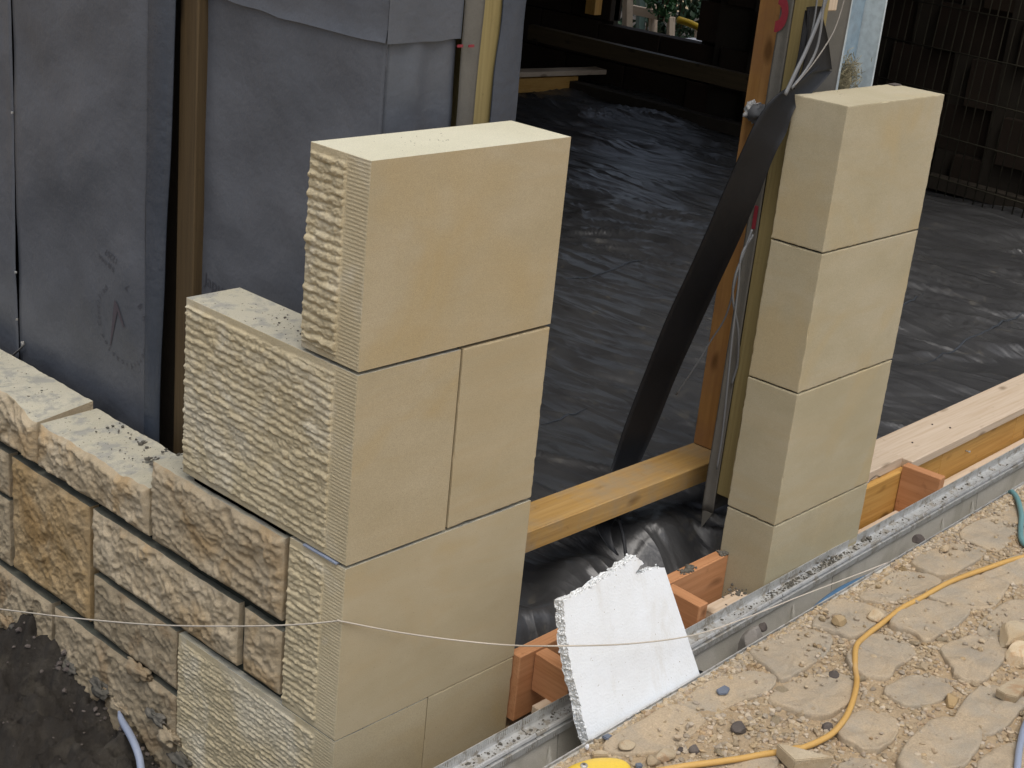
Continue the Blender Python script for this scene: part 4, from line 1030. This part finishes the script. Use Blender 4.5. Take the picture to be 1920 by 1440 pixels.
# ------------------------------------------------------------------ cobbled yard: setts, grit, stones
A1 = lambda L: [(x/3+1280, y/3+960) for x, y in L]
A2 = lambda L: [(x/3+1040, y/3+1240) for x, y in L]
SETTS = [A1([(400, 790), (500, 725), (640, 668), (770, 690), (830, 715), (800, 790), (650, 900), (570, 940), (490, 885)]),
         A1([(740, 620), (860, 510), (1000, 530), (1140, 580), (1090, 625), (960, 700), (830, 665)]),
         A1([(1010, 465), (1180, 355), (1330, 350), (1440, 395), (1330, 450), (1180, 500), (1080, 500)]),
         A1([(1300, 290), (1400, 215), (1500, 170), (1690, 210), (1530, 345), (1400, 350)]),
         A1([(1570, 120), (1760, 35), (1880, 60), (1840, 160), (1740, 205)]),
         A1([(1180, 640), (1250, 560), (1330, 505), (1480, 520), (1600, 545), (1560, 620), (1460, 680), (1370, 725), (1290, 680)]),
         A1([(1400, 460), (1560, 365), (1720, 375), (1820, 405), (1740, 525), (1600, 535), (1480, 500)]),
         A1([(1690, 350), (1880, 265), (2000, 290), (1990, 400), (1900, 395), (1780, 375)]),
         A1([(930, 820), (1000, 740), (1110, 700), (1290, 755), (1275, 830), (1200, 865), (1150, 935), (980, 905)]),
         A1([(1670, 640), (1840, 520), (1990, 540), (2010, 690), (1880, 740), (1760, 730)]),
         A1([(510, 1055), (700, 925), (960, 930), (945, 1050), (860, 1120), (760, 1150), (620, 1110)]),
         A1([(1470, 770), (1640, 710), (1800, 760), (1770, 870), (1680, 950), (1560, 935), (1500, 860)]),
         A1([(1150, 1005), (1320, 915), (1520, 960), (1440, 1060), (1260, 1085)]),
         A1([(1530, 1165), (1700, 985), (1910, 1050), (1890, 1125), (1740, 1245), (1630, 1200)]),
         A1([(1220, 1400), (1360, 1215), (1500, 1170), (1660, 1240), (1600, 1400), (1450, 1450), (1320, 1450)]),
         A1([(1680, 1400), (1850, 1305), (1990, 1330), (1990, 1520), (1700, 1520)]),
         A1([(-10, 1090), (200, 945), (480, 925), (480, 1000), (270, 1085), (100, 1145)]),
         A2([(290, 485), (480, 350), (660, 268), (815, 325), (805, 375), (640, 495), (420, 515)]),
         A2([(640, 585), (900, 560), (1200, 535), (1180, 640), (900, 690), (700, 680)]),
         A2([(60, 600), (180, 545), (300, 560), (340, 640), (200, 700), (70, 690)]),
         A1([(880, 1210), (1040, 1120), (1180, 1160), (1200, 1240), (1090, 1330), (950, 1300)]),
         A1([(1900, 130), (1990, 60), (2100, 100), (2080, 200), (1960, 220)]),
         A1([(1790, 10), (1900, -60), (2010, -30), (1990, 40), (1900, 70)]),
         A1([(880, 1440), (1000, 1380), (1140, 1430), (1120, 1530), (950, 1560)]),
         A1([(1960, 880), (2100, 830), (2200, 900), (2120, 1000), (1980, 960)]),
         A1([(1930, 1150), (2080, 1080), (2180, 1150), (2080, 1260), (1960, 1260)])]
polys = []
for k, L in enumerate(SETTS):
    P = np.array([hit(a, b, 'z', GZ)[:2] for a, b in L]); polys.append(P)
# rows of further setts to the right and front, outside the picture
r_ = np.random.default_rng(3)
for i in range(8):
    for j in range(5):
        cx_, cy_ = -.9+i*.17+(.08 if j % 2 else 0), -.36-j*.13
        if cx_ < .05 or cy_ < -.95+.1: 
            a = r_.uniform(.85, 1.0); polys.append(np.array([(cx_+dx*a*r_.uniform(.85, 1.1), cy_+dy*a*r_.uniform(.85, 1.1)) for dx, dy in ((-.072, -.05), (0, -.056), (.072, -.05), (.075, .0), (.07, .05), (0, .056), (-.07, .05), (-.075, 0))]))
def inside(P, x, y):
    c = False; n = len(P); j = n-1
    for i in range(n):
        if (P[i][1] > y) != (P[j][1] > y) and x < (P[j][0]-P[i][0])*(y-P[i][1])/(P[j][1]-P[i][1]+1e-12)+P[i][0]: c = not c
        j = i
    return c
HS = []
for k, P in enumerate(polys):
    c = P.mean(0); n = 72; rr = np.random.default_rng(k+500)
    # closed smooth outline
    m = len(P); Q = []
    for i in range(m):
        p0, p1, p2, p3 = P[i-1], P[i], P[(i+1) % m], P[(i+2) % m]
        for t in np.linspace(0, 1, 8, endpoint=False): Q.append(.5*((2*p1)+(-p0+p2)*t+(2*p0-5*p1+4*p2-p3)*t*t+(-p0+3*p1-3*p2+p3)*t**3))
    Q = np.array(Q); N = len(Q); ang = np.arange(N)
    wob = 1+.035*fbm(np.cos(ang/N*6.283)*3+k*9, np.sin(ang/N*6.283)*3, k, 3, 8)
    wob = wob*1.085+.018*fbm(Q[:, 0]*70, Q[:, 1]*70, k, 2, 18); Q = c+(Q-c)*wob[:, None]
    h = rr.uniform(.001, .0065); tx, ty = rr.normal()*.035, rr.normal()*.035
    HS.append(h)
    rings = [(0.02, 1), (.2, 1), (.4, 1), (.58, 1), (.74, 1), (.88, 1), (.95, .98), (.985, .75), (1.003, -.1), (1.008, -3.5)]
    V = []
    for (f, g) in rings:
        q = c+(Q-c)*f
        z = GZ+h*g+.0022*fbm(q[:, 0]*22, q[:, 1]*22, k, 3, 70)+.0009*np.floor(2.5*vn(q[:, 0]*26, q[:, 1]*40, k, 75))*(f < .9)+.0012*fbm(q[:, 0]*90, q[:, 1]*90, k, 2, 71)+(q[:, 0]-c[0])*tx+(q[:, 1]-c[1])*ty
        V += [(a, b, zz) for (a, b), zz in zip(q, z)]
    F = []
    for i in range(len(rings)-1):
        for j in range(N): F.append((i*N+j, (i+1)*N+j, (i+1)*N+(j+1) % N, i*N+(j+1) % N))
    F.append(tuple(range(N)))
    area = .5*np.sum(Q[:, 0]*np.roll(Q[:, 1], -1)-np.roll(Q[:, 0], -1)*Q[:, 1])
    if area < 0: F = [tuple(reversed(f)) for f in F]
    mesh('sett', V, F, M['sett'], yard, True)
def ysurf(x, y):
    z = float(yardz(np.array(x), np.array(y)))
    for P, h in zip(polys, HS):
        if abs(P[:, 0].mean()-x) < .15 and abs(P[:, 1].mean()-y) < .15 and inside(P, x, y): return GZ+h, True
    return z, False
def gp(r):
    u = r.random()
    if u < .86: x = r.uniform(.15, 2.3); y = -.2377+SLOPE*x-.004-r.random()**1.25*(.80)
    else: x = r.uniform(.2, 2.3); y = -.2377+SLOPE*x-.004-abs(r.normal())*.014
    z, ins = ysurf(x, y)
    d = float(vn(x*11, y*11, 0, 99))
    if ins and r.random() < (.985 if d < .1 else .90): return None
    if not ins and d < -.35 and r.random() < .5: return None
    return (x, y, z-.001)
Vg, Fg = crumbs(64000, gp, (.0010, .0070), 77, pw=2.6, flat=.75)
tag(mesh('gravel', Vg, Fg, M['gravel'], yard), kind='stuff')
# single stones: shared meshes, one object each
variants = []
for k in range(9):
    rr = np.random.default_rng(900+k); bm = bmesh.new(); bmesh.ops.create_icosphere(bm, subdivisions=2, radius=1)
    N_ = rr.normal(size=(8, 3)); N_ /= np.linalg.norm(N_, axis=1)[:, None]; D_ = rr.uniform(.55, .9, 8)
    for v in bm.verts:
        d = np.array(v.co); d /= np.linalg.norm(d); dots = N_ @ d; kk = min([D_[q]/dots[q] for q in range(8) if dots[q] > .05]+[1.1]); kk *= 1+.06*float(vn(d[0]*4, d[1]*4, d[2]*4, k))
        v.co = Vector(d*kk*np.array([1, .75, .5]))
    me = bpy.data.meshes.new('rubble_stone'); bm.to_mesh(me); bm.free(); me.materials.append([M['chip'], M['chip'], M['chip'], M['rock_grey'], M['chip'], M['rock_brown'], M['darkstone'], M['chip'], M['chip']][k]); variants.append(me)
def put(me, x, y, s, rz, label, group=None, tilt=(0, 0), name='rubble_stone', sink=.15):
    o = bpy.data.objects.new(name, me); col.objects.link(o); z, _ = ysurf(x, y)
    o.location = (x, y, z+s*(.30-sink*.5)); o.scale = (s, s, s); o.rotation_euler = (tilt[0], tilt[1], rz); return tag(o, label, 'stone', group)
CABLE = [hit(a, b, 'z', GZ)[:2] for a, b in ((1850, 1064), (1780, 1092), (1722, 1122), (1650, 1170), (1605, 1215), (1603, 1245), (1607, 1275), (1600, 1310), (1562, 1372), (1508, 1399), (1440, 1412), (1340, 1429))]
rr = np.random.default_rng(42); cnt = 0
names3 = {0: 'small pale stone chip lying loose among the cobbles', 6: 'small dark stone chip lying loose among the cobbles', 5: 'small brown stone chip lying loose among the cobbles', 3: 'small greyish stone chip lying loose among the cobbles'}
tries = 0
while cnt < 270 and tries < 6000:
    tries += 1
    x = rr.uniform(.2, 2.2); y = -.2377+SLOPE*x-.012-rr.random()*.72
    z, ins = ysurf(x, y)
    if ins and rr.random() < .96: continue
    dl = float(vn(x*7, y*7, 0, 123))
    if dl < -.1 and rr.random() < .7: continue
    k = int(rr.choice([0, 1, 2, 4, 7, 8, 0, 1, 2, 4, 7, 8, 3, 3, 5, 6])); s = .0062+.0105*rr.random()**2.2
    hue = {6: 'dark', 5: 'brown', 3: 'greyish'}.get(k, 'pale'); sz = 'larger' if s > .0105 else 'small'
    dc = min(math.hypot(x-c[0], y-c[1]) for c in CABLE); cx_ = min(CABLE, key=lambda c: abs(c[1]-y))[0]
    zone = 'lying along the metal drain edge' if y > near_edge(x)-.05 else 'lying close beside the yellow cable' if dc < .035 else 'among the cobbles left of the yellow cable' if x < cx_ else 'among the cobbles right of the yellow cable'
    lab = sz+' '+hue+' stone chip '+zone; grp = sz+' '+hue+' chips '+zone.replace('lying ', '')
    put(variants[k], x, y, s, rr.uniform(0, 6.28), lab, grp, (rr.normal()*.25, rr.normal()*.25)); cnt += 1
def stone_at(px, py, s3, mat, label, seed, sq=1, rot=0, ang=True, name='rubble_stone', lift=.0):
    x, y, _ = hit(px, py, 'z', GZ+.005); z, _i = ysurf(x, y)
    o = lump(name, (x, y, z+s3[2]*.5+lift), s3, M[mat], label, 'stone', seed, 1, angular=ang, n=(26, 16))
    return o
stone_at(1387, 1366, (.014, .012, .009), 'darkstone', 'dark round lump of clinker lying left of the yellow cable', 801)
stone_at(1555, 1355, (.010, .009, .007), 'darkstone', 'small dark chip right beside the bend of the yellow cable', 802)
stone_at(1572, 1172, (.013, .012, .011), 'rock_brown', 'small brown pointed stone perched on a cobble near the drain', 803)
stone_at(1302, 1403, (.009, .008, .007), 'darkstone', 'dark pebble left of the stone that pins the yellow cable', 804)
stone_at(1175, 1400, (.014, .010, .006), 'chip', 'tan oval pebble on the cobble above the yellow tool', 805)
stone_at(1787, 1310, (.017, .014, .013), 'rock_brown', 'yellow brown cube-like stone right of the cable loop', 806)
stone_at(1900, 1197, (.045, .026, .018), 'rock_grey', 'long pale stone at the right picture edge above a second stone', 807)
stone_at(1905, 1228, (.036, .026, .020), 'chip', 'tan stone at the right picture edge, below the long pale stone', 808)
stone_at(1245, 1285+130, (.020, .014, .010), 'chip', 'pinkish tan flat stone just left of the cable stone', 809)
stone_at(1640, 1160, (.016, .014, .010), 'chip', 'rounded pale pebble in the gap below the upper right cobbles', 810)
# prismatic loose stones
def prism_stone(name, top, h, mat, label, zb=GZ+.004):
    T = [np.array(hit(a, b, 'z', zb+h)) for a, b in top]; n = len(T); c = sum(T)/n
    B = [c+(t-c)*np.array([.93, .93, 0])-np.array([0, 0, h]) for t in T]
    bm = bmesh.new(); tv = [bm.verts.new(t+np.array([0, 0, .0015*random.uniform(-1, 1)])) for t in T]; bv = [bm.verts.new(b) for b in B]
    bm.faces.new(tv); bm.faces.new(list(reversed(bv)))
    for i in range(n): j = (i+1) % n; bm.faces.new([tv[j], tv[i], bv[i], bv[j]])
    bmesh.ops.recalc_face_normals(bm, faces=bm.faces)
    bmesh.ops.bevel(bm, geom=list(bm.edges), offset=.0016, segments=2, affect='EDGES')
    return tag(from_bm(name, bm, M[mat]), label, 'stone')
prism_stone('rubble_stone', [(1456, 1392), (1480, 1396), (1566, 1418), (1490, 1426), (1472, 1410)], .024, 'rock_grey', 'wedge shaped pale stone lying on the yellow cable at the bottom edge')
prism_stone('rubble_stone', [(1867, 1292), (1890, 1276), (1918, 1266), (1935, 1275), (1908, 1306), (1885, 1302)], .016, 'chip', 'flat angular tan stone at the right picture edge on a bare cobble')
prism_stone('slate_chip', [(1342, 1293), (1358, 1284), (1370, 1290), (1364, 1300), (1348, 1301)], .004, 'slate', 'blue grey slate chip on a sandy cobble beside the drain')
prism_stone('slate_chip', [(1127, 1380), (1140, 1373), (1150, 1380), (1140, 1388)], .004, 'slate', 'blue grey slate chip just below the foot of the polystyrene')
prism_stone('slate_chip', [(1190, 1430), (1203, 1428), (1206, 1437), (1194, 1440)], .004, 'slate', 'blue slate chip at the bottom edge right of the yellow tool')
prism_stone('rubble_stone', [(1108, 1406), (1130, 1404), (1142, 1410), (1140, 1416), (1112, 1416)], .010, 'chip', 'small tan block of stone directly above the yellow tool')
prism_stone('white_chip', [(1097, 1395), (1104, 1393), (1105, 1401), (1099, 1402)], .006, 'white', 'tiny white chip at the metal edge above the yellow tool')
# cables on the ground
def gcable(pts, r, mat, label, lift=.0, name='cable', extra=None):
    P = smooth_path([hit(a, b, 'z', GZ+.008) for a, b in pts], 10)
    for p in P: z, _ = ysurf(p[0], p[1]); p[2] = max(z, GZ)+r*.9+lift
    k = np.ones(7)/7; zz = np.convolve(np.pad(P[:, 2], 3, 'edge'), k, 'valid'); P[:, 2] = zz+.001
    if extra is not None: P = np.concatenate([extra, P])
    return tag(tube(name, P, r, M[mat], None, 12), label, 'cable')
gcable([(1990, 1026), (1920, 1043), (1850, 1064), (1780, 1092), (1722, 1122), (1690, 1140), (1650, 1170), (1622, 1192), (1605, 1215), (1603, 1245), (1607, 1275), (1600, 1310), (1585, 1345), (1562, 1372), (1535, 1388), (1508, 1399), (1490, 1406)], .0052, 'yellow', 'yellow cable snaking over the cobbles from the right edge to the loose stone')
gcable([(1500, 1400), (1475, 1404), (1440, 1412), (1395, 1421), (1340, 1429), (1270, 1438), (1180, 1452)], .0052, 'yellow', 'yellow cable leaving the loose stone towards the bottom edge')
gcable([(1905, 1470), (1908, 1430), (1912, 1400), (1922, 1360), (1940, 1330)], .0058, 'greyblue', 'blue grey hose at the right end of the bottom edge')
ex = np.array([(1.83, -.178, G-.05), (1.88, -.185, G-.025), (1.925, -.195, G-.004)]); ex = smooth_path(ex, 6)
gcable([(1898, 921), (1908, 935), (1915, 965), (1914, 990), (1916, 1012), (1930, 1024), (1960, 1030)], .0062, 'teal', 'teal cable rising out of the drain at the right edge', extra=ex[:-1])
P = smooth_path([hit(a, b, 'y', y) for a, b, y in ((1700, 1052, -.188), (1672, 1066, -.187), (1640, 1078, -.186), (1610, 1090, -.188), (1580, 1104, -.190), (1555, 1120, -.196), (1535, 1136, -.200), (1515, 1155, -.203))], 8)
tag(tube('cable', P, .0055, M['blue'], None, 10), 'blue cable lying inside the drain below the right pier', 'cable')
tag(tube('cable', P+np.array([.012, .007, -.004]), .0042, M['blue'], None, 10), 'second darker blue cable behind the first inside the drain', 'cable')
# builders line
P1 = [hit(0, 1142, 'x', -.052), hit(150, 1160, 'x', -.045), hit(300, 1172, 'x', -.036), hit(450, 1174, 'x', -.026), hit(560, 1171, 'x', -.016), hit(632, 1164.5, 'x', -.0045)]
e = P1[0]*2-P1[1]
P2 = [hit(640, 1165, 'y', -.0022), hit(750, 1186, 'y', -.014), hit(860, 1201, 'y', -.03), hit(960, 1210, 'y', -.10), hit(1055, 1211, 'y', -.203), hit(1180, 1207, 'y', -.207), hit(1300, 1191, 'y', -.210), hit(1400, 1158, 'y', -.208), hit(1500, 1118, 'y', -.20), hit(1600, 1080, 'y', -.20), hit(1690, 1045, 'y', -.206)]
tag(tube('builders_line', smooth_path([e]+P1+P2, 6), .0013, M['string'], None, 6), 'thin pale builders line wrapped round the tooled corner and across the polystyrene', 'string')
# grey pipe and blue scrap in the trench
P = smooth_path([hit(a, b, 'x', x) for a, b, x in ((223, 1334, -.012), (229, 1352, -.022), (243, 1376, -.035), (255, 1402, -.05), (263, 1430, -.06), (266, 1470, -.08))], 8)
R_ = np.interp(np.linspace(0, 1, len(P)), [0, .12, .3, 1], [.0022, .0055, .0068, .0068])
tag(tube('grey_hose', P, list(R_), M['greyblue'], None, 12), 'blue grey hose coming out from under the stone wall into the trench', 'hose')
P = smooth_path([hit(a, b, 'x', -.16) for a, b in ((-6, 1408), (3, 1425), (8, 1445), (10, 1480))], 6)
tag(tube('blue_pipe', P, .012, M['blue'], None, 12), 'bright blue pipe end at the bottom left picture corner', 'pipe')
p = hit(8, 1420, 'x', -.14); lump('stone', (p[0]-.03, p[1]+.01, p[2]-.02), (.03, .03, .03), M['rock_grey'], 'pale stone beside the blue pipe end in the trench', 'stone', 820, 1, angular=True)
# yellow tool at the bottom edge: rounded body with a bolt
yt = thing('yellow_tool', 'yellow plastic tool body with a grey bolt lying at the bottom edge of the cobbles', 'tool', (.28, -.29, GZ))
c0 = hit(1100, 1452, 'z', GZ+.012)
def dome():
    V = []; F = []; nu = 40; prof = [(1.0, 0), (1.02, .006), (1.0, .013), (.94, .018), (.85, .0205), (.6, .0225), (.3, .0235), (.02, .024)]
    for (f, z) in prof:
        for j in range(nu):
            a = 2*math.pi*j/nu; r0 = .052*(1+.10*math.cos(2*a+.9)+.05*math.cos(3*a)+.03*math.cos(5*a+1)); V.append((c0[0]+.010+math.cos(a)*r0*f*1.05, c0[1]-.014+math.sin(a)*r0*f*.85, GZ+.002+z*.8))
    n = len(prof)
    for i in range(n-1):
        for j in range(nu): F.append((i*nu+j, i*nu+(j+1) % nu, (i+1)*nu+(j+1) % nu, (i+1)*nu+j))
    F.append(tuple((n-1)*nu+j for j in range(nu)))
    return mesh('body', V, F, M['toolyellow'], yt, True)
dome()
q = hit(1095, 1436, 'z', GZ+.021)
tube('bolt', [q+np.array([0, 0, -.006]), q, q+np.array([0, 0, .0025])], [.0062, .0062, .0052], M['galv'], yt, 14)
tube('bolt_socket', [q+np.array([0, 0, .0024]), q+np.array([0, 0, .0030])], .0024, M['darkstone'], yt, 6)
